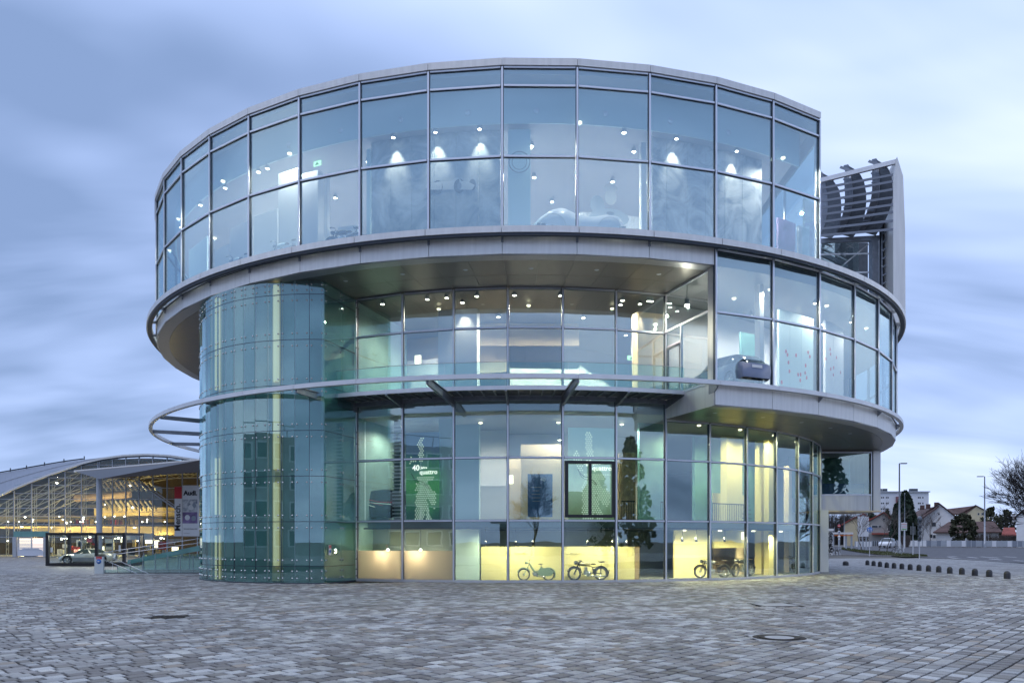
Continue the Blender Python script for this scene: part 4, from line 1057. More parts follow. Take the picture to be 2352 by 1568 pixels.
def motorcycle(label, loc, rz, paint=M['bikeblack'], tank=M['cream'], group='motorcycles behind the ground floor glass', s=1.0):
    t = thing('motorcycle', label, 'motorcycle', loc, rz, group)
    R = .335; fx, rx = -.66, .64
    wheel(t, (fx, 0, R), R, .09, spokes=20, fat=.075); wheel(t, (rx, 0, R), R, .10, spokes=20, fat=.08)
    fender(t, (fx, R), R+.04, R_(20), R_(165), .13, paint); fender(t, (rx, R), R+.045, R_(-25), R_(150), .15, paint)
    mb = MB()
    for y in (-.08, .08):
        mb.tube([(fx, y, R), (fx+.13, y, .62), (fx+.24, y*.8, .92)], .022, 6)
        mb.tube([(rx, y, R), (.10, y, .36)], .02, 6); mb.tube([(rx-.02, y, R), (rx+.02, y, .74)], .015, 6)
    mb.tube([(fx+.24, 0, .92), (-.32, 0, .82), (.1, 0, .68), (.28, 0, .64), (rx, 0, .70)], .022, 6)
    mb.tube([(fx+.22, 0, .80), (-.26, 0, .30), (.12, 0, .26), (.24, 0, .62)], .022, 6)
    mb.build('frame', paint, t)
    ellip(MB(), (-.12, 0, .80), (.33, .13, .115)).build('fuel_tank', tank, t)
    o = ellip(MB(), (.26, 0, .79), (.16, .13, .035)); o.build('saddle', M['leather'], t)
    mb = ellip(MB(), (.68, 0, .90), (.17, .12, .035)); mb.tube([(.52, 0, .9), (.50, 0, 1.0)], .015, 5); mb.tube([(.66, 0, .9), (.66, 0, .74)], .015, 5); mb.build('pillion_seat', M['leather'], t)
    mb = MB()
    mb.tube([(fx+.24, -.36, .93), (fx+.30, -.22, .98), (fx+.24, 0, .96), (fx+.30, .22, .98), (fx+.24, .36, .93)], .014, 6); mb.tube([(fx+.3, -.38, .93), (fx+.17, -.36, .93)], .018, 6)
    mb.build('handlebar', M['black'], t)
    o = ellip(MB(), (fx+.08, 0, .86), (.11, .095, .095)).build('headlight', paint, t)
    MB().lathe([(.001, fx-.03), (.085, fx-.005), (.09, fx+.03)], c=(0, 0, .86), n=14, axis='X').build('lens', M['chrome'], o)
    mb = MB().box((-.06, 0, .38), (.30, .2, .2)); ellip(mb, (-.02, 0, .36), (.2, .13, .13))
    for i in range(6): mb.box((-.10, 0, .50+i*.028), (.19, .19, .012))
    mb.box((-.10, 0, .56), (.12, .13, .2)); mb.build('engine', M['chrome'], t)
    mb = MB().tube([(-.18, -.12, .5), (-.24, -.14, .36), (-.12, -.15, .24), (.3, -.15, .22), (.85, -.16, .22)], [.022, .022, .022, .04, .035], 8); mb.build('exhaust', M['chrome'], t)
    MB().box((.30, -.12, .46), (.2, .06, .22)).build('toolbox', paint, t)
    MB().box((rx+.40, 0, .42), (.02, .13, .2), tilt=('Y', R_(12))).build('number_plate', paint, t)
    return t
def moped(label, loc, rz):
    t = thing('moped', label, 'moped', loc, rz)
    R = .30; fx, rx = -.60, .58; p = M['moped']
    wheel(t, (fx, 0, R), R, .06, spokes=18, fat=.05); wheel(t, (rx, 0, R), R, .06, spokes=18, fat=.05)
    fender(t, (fx, R), R+.045, R_(25), R_(160), .11, p); fender(t, (rx, R), R+.05, R_(-30), R_(175), .14, p)
    mb = MB(); mb.tube([(fx+.25, 0, .86), (fx+.36, 0, .66), (-.08, 0, .42), (.12, 0, .46), (.22, 0, .62), (.30, 0, .64)], [.03, .05, .06, .055, .04, .035], 8)
    for y in (-.06, .06): mb.tube([(fx, y, R), (fx+.16, y, .60), (fx+.25, y*.5, .78)], .02, 6)
    mb.build('frame', p, t)
    mb = MB().prism([(.05, .42), (.3, .62), (.62, .60), (.84, .44), (.72, .26), (.4, .22), (.1, .26)], -.09, .09); mb.build('side_panel', p, t)
    ellip(MB(), (.20, 0, .80), (.12, .1, .025)).build('saddle', M['leather'], t); MB().tube([(.22, 0, .78), (.24, 0, .60)], .013, 6).build('seat_post', M['chrome'], t)
    MB().tube([(fx+.24, 0, .84), (fx+.28, 0, 1.0)], .013, 6).tube([(fx+.34, -.3, 1.0), (fx+.27, -.1, 1.02), (fx+.27, .1, 1.02), (fx+.34, .3, 1.0)], .012, 6).build('handlebar', M['chrome'], t)
    ellip(MB(), (fx+.13, 0, .86), (.09, .07, .065)).build('headlight', p, t)
    mb = ellip(MB(), (-.02, 0, .30), (.15, .09, .09)); mb.box((-.12, 0, .36), (.14, .1, .1)); mb.tube([(.0, -.08, .2), (.45, -.1, .2)], .025, 8); mb.build('engine', M['chrome'], t)
    return t
def car(name, label, cat, loc, rz, L, stations, paint, wr=.32, wx=(.19, .80), group=None, width=1.8, spokes=6, lamps=True, plate=None):
    """stations: (t, z_low, z_belt, z_roof, half width share, roof half width share)"""
    t = thing(name, label, cat, loc, rz, group)
    # interpolate stations smoothly
    S = np.array(stations, float); tt = np.linspace(0, 1, 49)
    def smooth(col):
        y = np.interp(tt, S[:, 0], S[:, col]); k = np.array([1, 2, 3, 2, 1])/9.; yp = np.pad(y, 2, mode='edge'); return np.convolve(yp, k, 'valid')
    zl, zb, zr, wb, wr_ = [smooth(i) for i in range(1, 6)]
    body = MB(); glass = MB(); vs = []; hw = width/2
    for i, u in enumerate(tt):
        x = -L/2+u*L; b_, r_ = wb[i]*hw, wr_[i]*hw
        up = zr[i] > zb[i]+.03
        # wheel arch cut
        za = zl[i]
        for wxx in wx:
            dx = x-(-L/2+wxx*L)
            if abs(dx) < wr*1.14: za = max(za, wr+math.sqrt((wr*1.14)**2-dx*dx))
        zmid = min(zl[i]+(zb[i]-zl[i])*.55, zb[i]-.02); za = min(za, zb[i]-.06); zm = max(zmid, za+.02)
        row = [(x, -b_*.93, za), (x, -b_, zm), (x, -b_*.95, zb[i]), (x, -(r_ if up else b_*.7), max(zr[i]-.06, zb[i]+.0) if up else zb[i]+.02), (x, -(r_*.75 if up else b_*.4), zr[i] if up else zb[i]+.035)]
        row += [(p[0], -p[1], p[2]) for p in reversed(row)]
        vs.append(row)
    n = 10
    flat = [v for r in vs for v in r]
    bf = []; gf = []
    for i in range(len(tt)-1):
        for j in range(n-1):
            f = (i*n+j, (i+1)*n+j, (i+1)*n+j+1, i*n+j+1)
            upz = (zr[i] > zb[i]+.1) and (zr[i+1] > zb[i+1]+.1)
            slope = abs(zr[i+1]-zr[i]) > .022*L/4.3 and zr[i] > zb[i]+.03
            g = (j in (2, 6) and upz and i % 16 not in (99,)) or (j in (3, 4, 5) and slope)
            (gf if g else bf).append(f)
        bf.append((i*n+n-1, (i+1)*n+n-1, (i+1)*n, i*n)) if False else None
    bf += [tuple(range(n)), tuple((len(tt)-1)*n+j for j in range(n-1, -1, -1))]
    mesh_obj('body', flat, bf, paint, t, smooth=False).data.polygons.foreach_set('use_smooth', [True]*len(bf))
    if gf: mesh_obj('windows', flat, gf, M['carglass'], t, smooth=True)
    MB().box((0, 0, (zl.min()+.22)), (L*.9, width*.86, .16)).build('underbody', M['black'], t)
    for wxx in wx:
        for sy in (-1, 1):
            w_ = wheel(t, (-L/2+wxx*L, sy*(hw*.93-.11), wr), wr, .22, rim=M['chrome'], spokes=spokes, fat=.09, disc=True)
            if sy > 0: w_.rotation_euler = (0, 0, PI)
    if lamps:
        for sy in (-1, 1):
            ellip(MB(), (-L/2+.10, sy*hw*.62, float(np.interp(.05, tt, zb))-.10), (.07, .14, .05)).build('headlight', M['chrome'], t)
            ellip(MB(), (L/2-.04, sy*hw*.62, float(np.interp(.97, tt, zb))-.10), (.04, .13, .05)).build('tail_light', M['red'], t)
    return t
HATCH = [(0, .28, .55, .55, .70, .5), (.04, .2, .68, .68, .9, .6), (.2, .2, .86, .86, .97, .75), (.30, .2, .92, 1.05, 1, .8), (.42, .2, .94, 1.42, 1, .78), (.6, .2, .95, 1.48, 1, .8), (.85, .2, .97, 1.42, 1, .78), (.95, .22, .98, 1.1, .97, .75), (1, .3, .85, .85, .88, .6)]
COUPE = [(0, .26, .42, .42, .60, .4), (.04, .16, .58, .58, .9, .5), (.14, .15, .74, .74, 1, .6), (.26, .15, .74, .80, .97, .6), (.36, .15, .78, 1.06, .97, .62), (.5, .15, .80, 1.22, .97, .62), (.64, .15, .84, 1.18, 1, .6), (.8, .15, .86, 1.02, 1, .55), (.93, .17, .84, .90, .98, .5), (1, .3, .76, .76, .85, .5)]
SUV = [(0, .35, .75, .75, .75, .5), (.05, .28, .95, .95, .95, .6), (.25, .28, 1.1, 1.1, 1, .8), (.38, .28, 1.12, 1.6, 1, .8), (.6, .28, 1.12, 1.72, 1, .82), (.88, .28, 1.12, 1.62, 1, .8), (.97, .3, 1.1, 1.2, .96, .7), (1, .4, .95, .95, .9, .6)]
STREAM = [(0, .1, .3, .3, .3, .2), (.06, .1, .62, .62, .75, .5), (.2, .1, .98, .98, 1, .6), (.32, .1, 1.06, 1.06, 1, .5), (.45, .1, .78, .80, 1, .3), (.6, .1, .70, .72, 1, .3), (.75, .1, .84, .84, 1, .5), (.88, .1, .80, .80, .95, .5), (1, .1, .35, .35, .3, .2)]
moped('grey-green moped with its lamp lit, left of the black motorcycle at the yellow wall', C0+P(18.75, apx(1232, 18.75), .03), apx(1232, 19))
motorcycle('black motorcycle with cream tank under the double window, facing left', C0+P(18.75, apx(1350, 18.75), .03), apx(1350, 19))
motorcycle('black motorcycle cut in two by the mullion right of the plain teal bay', C0+P(18.6, apx(1636, 18.6), .03), R_(10), tank=M['chrome'])
motorcycle('dark motorcycle turned towards the plaza, beside the yellow pier', C0+P(18.3, apx(1706, 18.3), .03), R_(38), tank=M['bikeblack'])
motorcycle('dark motorcycle seen head-on near the right end of the ground floor glass', C0+P(18.3, apx(1818, 18.3), .03), R_(84), tank=M['bikeblack'])
for x, rz, lb, tk in ((790, -25, 'dark motorcycle standing at the foot of the top floor glass, right of the pale pillar', M['bikeblack']), (652, -35, 'motorcycle in front of the white partition on the top floor', M['paleblue']), (548, -50, 'leftmost motorcycle visible on the top floor', M['paleblue'])):
    motorcycle(lb, C0+P(22.9, apx(x, 22.9), 14.85), apx(x, 22.9), paint=M['carblue'] if tk is M['paleblue'] else M['bikeblack'], tank=tk, group='motorcycles on the top floor')
a = apx(1330, 22.0)
car('streamlined_car', 'pale aerodynamic racing car body on the top floor behind the ring', 'car', C0+P(21.9, a, 15.12), a, 4.3, STREAM, M['carwhite'], wr=.15, wx=(.2, .8), lamps=False, width=1.7)
sc_ = [o for o in COL.objects if o.name == 'streamlined_car'][0]
for cx_, r_ in ((-1.25, .55), (1.2, .5)):
    MB().tube([(cx_+r_*math.cos(k*PI/10), -.86, .22+r_*math.sin(k*PI/10)) for k in range(11)], .012, 4).build('wheel_cover_line', M['galv'], sc_)
a = apx(875, 17.2)
rc = car('rally_car', 'dark off-road car with green and red graphics behind the striped wall', 'car', C0+P(17.4, a, 2.88), a+R_(25), 4.3, SUV, M['carblack'], wr=.38, width=1.9)
for i in range(5):
    MB().tube([(-1.9+i*.3, -.96, .75+.12*i), (-1.2+i*.35, -.975, .98+.04*(i % 3)), (-.4+i*.4, -.975, .7+.07*i)], .014, 4).build('graphic_line', M['print_green_glow'] if i % 2 else M['red'], rc)
a = apx(1676, 22.4)
bc = car('parked_show_car', 'blue show car seen from behind at the left end of the right-hand drum', 'car', C0+P(22.1, a, 8.75), a+PI/2+R_(180), 4.2, HATCH, M['carblue'], width=1.75)
box('number_plate', (2.11, 0, .78), (.01, .56, .13), M['signwhite'], bc)
a = R_(17.5)
car('dark_show_car', 'dark car with chrome trim behind the glass return wall', 'car', C0+P(18.4, R_(24), 8.78), R_(60), 4.2, COUPE, M['carblack'], width=1.75)
# emergency exit signs
for x, y, r, lb, pa in ((729, 376, 22.0, 'small white and green exit sign hanging on the top floor at the left', 0), (1450, 822, 17.5, 'green exit sign on the middle floor beside the cream pier', 0)):
    a = apx(x, r); z = zpx(x, y, r); t = thing('exit_sign', lb, 'exit sign', P(r, a, z)+C0, a, None)
    box('panel', (0, 0, 0), (.42, .04, .22), M['exitgreen'], t); MB().prism([(-.12, -.07), (.0, .07), (.12, -.07)], -.03, -.021).build('arrow', M['green'], t); MB().tube([(0, 0, .11), (0, 0, .9)], .01, 5).build('stem', M['galv'], t)
# bollards on the right side of the plaza
def bollard_me(s=1.0):
    return MB().lathe([(.155*s, 0), (.155*s, .24), (.145*s, .30), (.115*s, .355), (.07*s, .39), (.001, .405)], n=20)
bm = None
BOL = [(378, 1253), (614, 1250), (681, 1258), (751, 1267), (824, 1278), (903, 1285), (988, 1293), (1078, 1301), (1174, 1309), (1277, 1317), (1388, 1327), (1508, 1340), (1639, 1351), (1780, 1364), (1936, 1377), (2130, 1398)]
names = ['second', 'third', 'fourth', 'fifth', 'sixth', 'seventh', 'eighth', 'ninth', 'tenth', 'eleventh', 'twelfth', 'thirteenth', 'fourteenth']
for i, (x, y) in enumerate(BOL):
    g = G(*Z6(x, y))
    if i == 0: lb = 'squat dark domed bollard standing alone close to the museum glass'
    elif i == len(BOL)-1: lb = 'nearest and largest dark domed bollard, at the right end of the row'
    elif i == 1: lb = 'smallest dark domed bollard, at the left end of the row beside the lone one'
    else: lb = 'dark domed bollard, %s from the right end of the row' % names[len(BOL)-1-i-1]
    if bm is None: o = bollard_me().build('bollard', M['bollard']); bm = o.data
    else: o = inst('bollard', bm)
    s = 1.45 if i == 0 else 1.0
    o.location = g; o.scale = (s, s, 1.0 if i else .85); tag(o, lb, 'bollard', 'dark domed bollards along the plaza edge')

# ------------------------------------------------------------------ roof-level sun screen right of the top drum
scr = thing('sun_screen', 'grey steel sun screen with three curved louvre columns beside the top drum', 'sun screen', (22, 51, 14.5))
SO = Vector((22, 51, 14.5))
def BQ(zx, zy, Y):
    return W((1600+zx/3.0157)/1.08461, (240+zy/3.0157)/1.08461, Y)-SO
def dep(zx): return 52.4-(zx-1330)/580*2.4
def BP(zx, zy, o=0): return BQ(zx, zy, dep(zx)+o)
# tall blade
pts = [BQ(1885, 640, 49.6), BQ(1915, 455, 49.6), BQ(1960, 600, 49.6), BQ(1975, 1000, 49.6), BQ(1978, 1700, 49.6), BQ(1887, 1700, 49.6)]
n = 6; vs = [tuple(p) for p in pts]+[(p.x+.6, p.y+3.0, p.z) for p in pts]
mesh_obj('blade', vs, [tuple(range(n)), tuple(range(2*n-1, n-1, -1))]+[(i, i+n, (i+1) % n+n, (i+1) % n) for i in range(n)], M['fascia'], scr)
MB().beam(BP(1925, 640, -.03), BP(1935, 1560, -.03), .03, .02).build('blade_seam', M['gasket'], scr)
MB().beam(BP(1300, 645), BP(1912, 492), .2, .28).build('top_beam', M['alu'], scr)
rails = [(690, 590), (735, 640), (785, 700), (835, 760), (885, 815), (940, 870), (990, 935), (1040, 1000)]
for (a, b) in rails: MB().beam(BP(1310, a+10, -.75), BP(1885, b, -.75), .05, .15).build('rail', M['railsteel'], scr)
cols = [([(1395, 600), (1440, 640), (1478, 700), (1492, 770), (1497, 840), (1492, 910), (1480, 975), (1458, 1030), (1422, 1068)], 170),
        ([(1590, 545), (1640, 590), (1668, 645), (1682, 720), (1684, 790), (1678, 860), (1660, 930), (1628, 1000), (1584, 1060)], 165),
        ([(1800, 500), (1850, 545), (1872, 600), (1884, 670), (1882, 740), (1872, 810), (1850, 880), (1812, 960), (1755, 1045)], 160)]
for arc_, wd in cols:
    n = len(arc_)-1
    E_ = []; F_ = []; K_ = []
    for i, (x, y) in enumerate(arc_):
        bow = .7*math.sin(PI*i/n); w_ = wd*min(1, .45+.25*i)
        E_.append(BP(x, y, .25-bow)); F_.append(BP(x-w_*.62, y-26, .9-bow*.6)); K_.append(BP(x-w_, y-20, 1.5-bow*.3))
    for i in range(n):
        up = Vector((0, 0, .0)); off = Vector((0, .05, 0))
        q = [F_[i]-up, E_[i]-up, E_[i+1]+up, F_[i+1]+up]; vs = q+[p+off for p in q]
        mesh_obj('louvre_plate', vs, [(0, 1, 2, 3), (7, 6, 5, 4), (0, 4, 5, 1), (1, 5, 6, 2), (2, 6, 7, 3), (3, 7, 4, 0)], M['darksteel'], scr)
        mb = MB()
        for k in range(6):
            t = k/6; mb.beam(F_[i].lerp(K_[i], t)-up, F_[i+1].lerp(K_[i+1], t)+up, .05, .10)
        mb.beam(F_[i], K_[i], .06, .1)
        mb.build('slat_set', M['midsteel'], scr)['kind'] = 'stuff'
    top = arc_[0]; MB().beam(BP(top[0]-wd*.62, top[1]-12, .5), BP(top[0]+40, top[1]+36, .2), .06, .16).build('peak_plate', M['midsteel'], scr)
MB().beam(BP(1320, 1090, 1), BP(1780, 1065, 1), .2, .3).build('lower_beam', M['midsteel'], scr)
for (x0, x1) in ((1715, 1780),):
    a, b = BP(x0, 1075, .9), BP(x1, 1550, .9)
    MB().box(((a.x+b.x)/2, a.y, (a.z+b.z)/2), (b.x-a.x, .5, a.z-b.z)).build('post', M['midsteel'], scr)
a, b = BP(1300, 1090, 1.6), BP(1712, 1480, 1.6)
MB().box(((a.x+b.x)/2, a.y, (a.z+b.z)/2), (b.x-a.x, .02, a.z-b.z)).build('glass_wall', M['g_mid'], scr)
MB().box(((a.x+b.x)/2+.8, a.y+2.4, (a.z+b.z)/2), (b.x-a.x+1.8, .1, a.z-b.z+1.6)).build('rear_panel', M['darksteel'], scr)
for y in (1100, 1190, 1330): MB().beam(BP(1300, y, 1.5), BP(1712, y-8, 1.5), .08, .09).build('glazing_rail', M['alu'], scr)
MB().beam(BP(1520, 1260, 1.9), BP(1700, 1110, 1.9), .06, .07).build('brace', M['alu'], scr)
for (x, y) in ((1410, 1130), (1560, 1125), (1500, 1185)):
    mb = MB(); mb.beam(BP(x-28, y-16, 1.4), BP(x+28, y+16, 1.4), .03, .04); mb.beam(BP(x-28, y+16, 1.4), BP(x+28, y-16, 1.4), .03, .04); mb.build('cross_clamp', M['galv'], scr)
# slatted flank between post and blade
a, b = BP(1782, 1075, 1.2), BP(1886, 1600, 1.2)
MB().box(((a.x+b.x)/2, a.y, (a.z+b.z)/2+.6), (b.x-a.x, .08, a.z-b.z+1.2)).build('flank_panel', M['darksteel'], scr)
for x in (1800, 1832, 1862): MB().beam(BP(x, 960, 1.0), BP(x+3, 1600, 1.0), .07, .07).build('flank_post', M['midsteel'], scr)
for i in range(9): MB().beam(BP(1800, 1040+i*62, .9), BP(1880, 975+i*66, .9), .05, .07).build('flank_rail', M['midsteel'], scr)
# ------------------------------------------------------------------ cantilevered box on the right flank
xb0, xb1 = W(1872, 0, 50).x, W(2021, 0, 50).x
ax = thing('side_annex', 'grey box with one wide window hanging out at the museum right flank', 'annex', (xb0, 50, 0))
def zz_(y): return HC-(y-YHP)*50/FP
zt, zw, zb_, zu = 7.72, zz_(1039), zz_(1136), zz_(1172)
wx1 = W(2007, 0, 50).x-xb0; WB = xb1-xb0
box('lower_panel', (WB/2-.25, .1, (zu+zb_)/2), (WB-.5, .2, zb_-zu), M['fascia'], ax)
box('head_panel', (WB/2-.25, .1, (zt+zw)/2), (WB-.5, .2, zt-zw), M['fascia'], ax)
box('corner_panel', (WB-.23, 1.6, (zt+zu)/2), (.46, 3.4, zt-zu), M['fascia'], ax); box('corner_joint', (WB-.50, -.01, (zt+zu)/2), (.06, .12, zt-zu), M['gasket'], ax)
box('corner_trim', (WB-.56, -.03, (zt+zu)/2), (.05, .08, zt-zu), M['cap'], ax)
box('window_pane', (wx1/2, .1, (zw+zb_)/2), (wx1-.1, .02, zw-zb_-.1), M['g_low'], ax)
for z in (zw, zb_): box('window_rail', (wx1/2, .02, z), (wx1, .16, .08), M['cap'], ax)
box('window_jamb', (wx1, .02, (zw+zb_)/2), (.08, .16, zw-zb_), M['cap'], ax)
box('room_back', (wx1/2, 4.0, (zt+zb_)/2), (wx1+.6, .1, zt-zb_), M['tealwall'], ax)
box('parapet_inside', (wx1/2-.1, .6, zb_+.38), (wx1-.5, .1, .75), M['bluepanel'], ax)
box('underside', (WB/2, 2.0, zu-.05), (WB, 4.2, .1), M['peach'], ax)
box('roof_deck', (WB/2, 2.0, zt-.04), (WB, 4.2, .08), M['soffit'], ax)
wq = W(1888.5, 0, 47); wl_ = thing('white_pillar', 'white wall pillar under the side annex at the edge of the museum glass', 'pillar', (wq.x+.05, 47.2, 0))
box('shaft', (.1, 0, 1.9), (.5, .3, 3.8), M['white'], wl_); box('foot', (.1, 0, .03), (.56, .36, .08), M['concrete'], wl_)

# ------------------------------------------------------------------ arched glass hall on the left
HY = 93.0
def H1(zx, zy, Y=HY): return W(*Z1(zx, zy), Y)
hall = thing('arched_hall', 'long glass hall with curved metal roof glowing yellow inside at the left edge', 'building', (H1(1000, 0).x, HY, 0))
HO = Vector((H1(1000, 0).x, HY, 0))
ARC = [(-500, 900), (-250, 775), (0, 655), (150, 578), (335, 503), (520, 432), (690, 376), (900, 302), (1100, 256), (1300, 227), (1550, 214), (1800, 226), (2100, 272), (2400, 340), (2800, 470), (3200, 640)]
def arcz(zx): return float(np.interp(zx, [p[0] for p in ARC], [p[1] for p in ARC]))
# roof sheet from the front arch back to the ridge line
BK = [(-620, 640), (-300, 500), (0, 418), (225, 380), (450, 340), (700, 298), (980, 262), (1100, 256), (1300, 236), (1550, 226), (1800, 236), (2100, 280), (2400, 350), (2800, 480), (3200, 650)]
fx_ = np.linspace(-500, 3200, 60); front = [H1(x, arcz(x))-HO for x in fx_]
back = [H1(x, float(np.interp(x, [p[0] for p in BK], [p[1] for p in BK])), 112)-HO for x in fx_]
vs = [tuple(v) for v in front]+[tuple(v) for v in back]+[(v.x, v.y, v.z-.35) for v in front]
n = 60; fs = [(i, i+1, n+i+1, n+i) for i in range(n-1)]+[(2*n+i, 2*n+i+1, i+1, i) for i in range(n-1)]
rf = mesh_obj('curved_roof', vs, fs, M['roofmetal'], hall, smooth=False)
mb = MB()
for i in range(n-1): mb.beam(front[i]+Vector((0, -.25, -.1)), front[i+1]+Vector((0, -.25, -.1)), .3, .22)
mb.build('roof_edge', M['fascia'], hall)
for o_ in (.5,):
    mb = MB()
    for i in range(0, n-1, 1): a = front[i].lerp(back[i], o_); b = front[i+1].lerp(back[i+1], o_); mb.beam(a+Vector((0, 0, .05)), b+Vector((0, 0, .05)), .08, .08)
    mb.build('roof_seam', M['galv'], hall)
for x in (110, 280, 470, 675, 890):
    q = H1(x, float(np.interp(x, [p[0] for p in BK], [p[1] for p in BK])), 112)-HO; MB().beam(q, q+Vector((0, 0, .5)), .1, .12).build('roof_post', M['gasket'], hall)
mb = MB()
for i in range(6, 22): mb.beam(back[i]+Vector((0, 0, .14)), back[i+1]+Vector((0, 0, .14)), .2, .16)
mb.build('ridge_rail', M['gasket'], hall)
# glazing grid
def hz(zy): return H1(0, zy).z
vl = [-420, -230, -35, 150, 335, 517, 690, 862, 1035]; rows = [1298, 1090, 957, 868, 785, 690, 630, 545, 465, 400, 330, 270]
def grid(vl, rows, y0=0.0, top=lambda x: arcz(x), pane=M['g_hall'], skip=lambda i, j: False):
    for i, x in enumerate(vl):
        zt_ = hz(top(x)); q = H1(x, 1298)-HO; zb0 = hz(rows[0]); 
        if zt_ > zb0: box('mullion', (q.x, y0, (zt_+zb0)/2), (.10, .16, zt_-zb0), M['galv'], hall)
    for i in range(len(vl)-1):
        xa, xb = vl[i], vl[i+1]; ya, yb = top(xa), top(xb)
        A, B = H1(xa, 1298).x-HO.x, H1(xb, 1298).x-HO.x
        for j in range(len(rows)-1):
            lo, hi = rows[j], rows[j+1]
            if lo < min(ya, yb)+4: break
            if skip(i, j): continue
            za, zb1 = hz(max(hi, ya)), hz(max(hi, yb)); zl_ = hz(lo); za = max(za, zl_+.02); zb1 = max(zb1, zl_+.02)
            MB().prism([(A+.07, zl_+.04), (B-.07, zl_+.04), (B-.07, zb1-.03), (A+.07, za-.03)], y0-.01, y0+.01).build('glass_pane', pane, hall)
            if hi > max(ya, yb): box('transom', ((A+B)/2, y0, hz(hi)), (B-A, .12, .06), M['galv'], hall)
    return
grid(vl, rows, skip=lambda i, j: j == 0 and i in (4,))
vr = [1050, 1190, 1330, 1470, 1615, 1765, 1925, 2085, 2245, 2405]; rows2 = [1298, 1085, 962, 823, 690, 573, 470, 395, 330, 270]
grid(vr, rows2)
for i in range(3, 8): # spandrel band left
    pass
box('spandrel_band', ((H1(330, 0)-HO).x, -.05, hz(1058)), ((H1(517, 0)-H1(150, 0)).x, .08, hz(1030)-hz(1088)), M['tealwall'], hall)
# shop shutter with backlit slats
xa, xb = (H1(178, 0)-HO).x, (H1(475, 0)-HO).x
box('shutter_back', ((xa+xb)/2, .5, (hz(1100)+hz(1290))/2), (xb-xa, .05, hz(1100)-hz(1290)), M['shutterlit'], hall)
for i in range(13): box('shutter_slat', ((xa+xb)/2, -.12, hz(1106+i*14.5)), (xb-xa, .05, .075+.008*i), M['cap'], hall)
for x in (165, 488): box('shutter_post', ((H1(x, 0)-HO).x, -.1, (hz(1090)+hz(1300))/2), (.45, .3, hz(1090)-hz(1300)), M['galv'], hall)
ellip(MB(), ((xa+xb)/2, -.17+.1, hz(1250)), (1.5, .02, .55)).build('car_silhouette', M['midsteel'], hall)
# interior of the hall
hx0, hx1 = front[0].x, 24
box('hall_floor', ((hx0+hx1)/2, 9, .02), (hx1-hx0, 19, .1), M['floor_in'], hall)
bz = [H1(x, float(np.interp(x, [p[0] for p in BK], [p[1] for p in BK])), 112)-HO for x in np.linspace(-620, 3200, 30)]
MB().prism([(bz[0].x-8, 0)]+[(bz[0].x-8, bz[0].z-1.5)]+[(p.x, p.z-.5) for p in bz]+[(bz[-1].x, 0)], 18.2, 18.5).build('hall_back', M['hallback'], hall)
box('gallery_slab', ((H1(500, 0)-HO).x, 12, hz(975)), (26, 8, .3), M['hallwarm'], hall)
box('gallery_wall', ((H1(420, 0)-HO).x, 11.5, (hz(830)+hz(910))/2), (26, .3, hz(810)-hz(890)), M['hallwarm'], hall)
box('gallery_wall', ((H1(860, 0)-HO).x, 9.5, (hz(735)+hz(850))/2), (7.0, .3, hz(735)-hz(840)), M['hallwarm'], hall)
box('gallery_wall', ((H1(1270, 0)-HO).x, 8.5, (hz(735)+hz(850))/2), (7.5, .3, hz(735)-hz(830)), M['hallwarm'], hall)
box('gallery_wall', ((H1(700, 0)-HO).x, 6.5, (hz(990)+hz(1060))/2), (16, .3, hz(975)-hz(1060)), M['hallwarm'], hall)
box('gallery_wall', ((H1(1250, 0)-HO).x, 7.0, (hz(990)+hz(1060))/2), (8, .3, hz(975)-hz(1060)), M['hallwarm'], hall)
for i in range(9):   # shop fronts on the gallery
    x = (H1(180+i*95, 0)-HO).x; box('shop_front', (x, 10.5, (hz(885)+hz(955))/2), (1.9, .2, hz(880)-hz(950)), (M['hallwarm'], M['halldark'], M['red'], M['hallwarm'])[i % 4], hall)
mb = MB()
for i in range(38):
    q = H1(random.uniform(10, 1780), random.choice((872, 880, 905, 930, 990, 1095, 1105, 1130)), HY+random.uniform(2, 8))-HO; mb.box(q, (.10, .1, .10))
mb.build('downlight_set', M['lamp'], hall)['kind'] = 'stuff'
for i in range(15): box('gallery_post', ((H1(170+i*58, 0)-HO).x, 10.1, (hz(880)+hz(955))/2), (.12, .12, hz(870)-hz(960)), M['halldark'], hall)
for zy in (862, 872, 962, 1072): box('gallery_edge', ((H1(620, 0)-HO).x, 5.9 if zy > 900 else 9.2, hz(zy)), (22, .2, .14), M['halldark'], hall)
for i in range(26): box('louvre_fin', ((H1(40+i*24, 0)-HO).x, 11.3, hz(803)), (.2, .1, .3), M['halldark'], hall)
# ducts and trusses
for z, yy, r in ((hz(600), 8, .45), (hz(690), 9, .35), (hz(520), 10, .3)): MB().tube([((H1(400, 0)-HO).x, yy, z-.5), ((H1(1030, 0)-HO).x, yy, z)], r, 12).build('air_duct', M['halldark'] if r < .4 else M['wood'], hall)
def truss(xa, xb, yy, ztf, d=.9):
    mb = MB(); n = 16; pa = []; pb = []
    for i in range(n+1):
        x = xa+(xb-xa)*i/n; zt_ = hz(ztf(x)); q = (H1(x, 0)-HO).x; pa.append(Vector((q, yy, zt_-.5))); pb.append(Vector((q, yy, zt_-.5-d)))
    for i in range(n):
        mb.beam(pa[i], pa[i+1], .08, .1); mb.beam(pb[i], pb[i+1], .08, .1); mb.beam(pa[i], pb[i+1], .05, .05); mb.beam(pb[i], pa[i+1], .05, .05)
    mb.build('roof_truss', M['truss'], hall)
for yy in (1.6, 5.5, 10.5, 15): truss(-400, 2300, yy, arcz, 1.0)
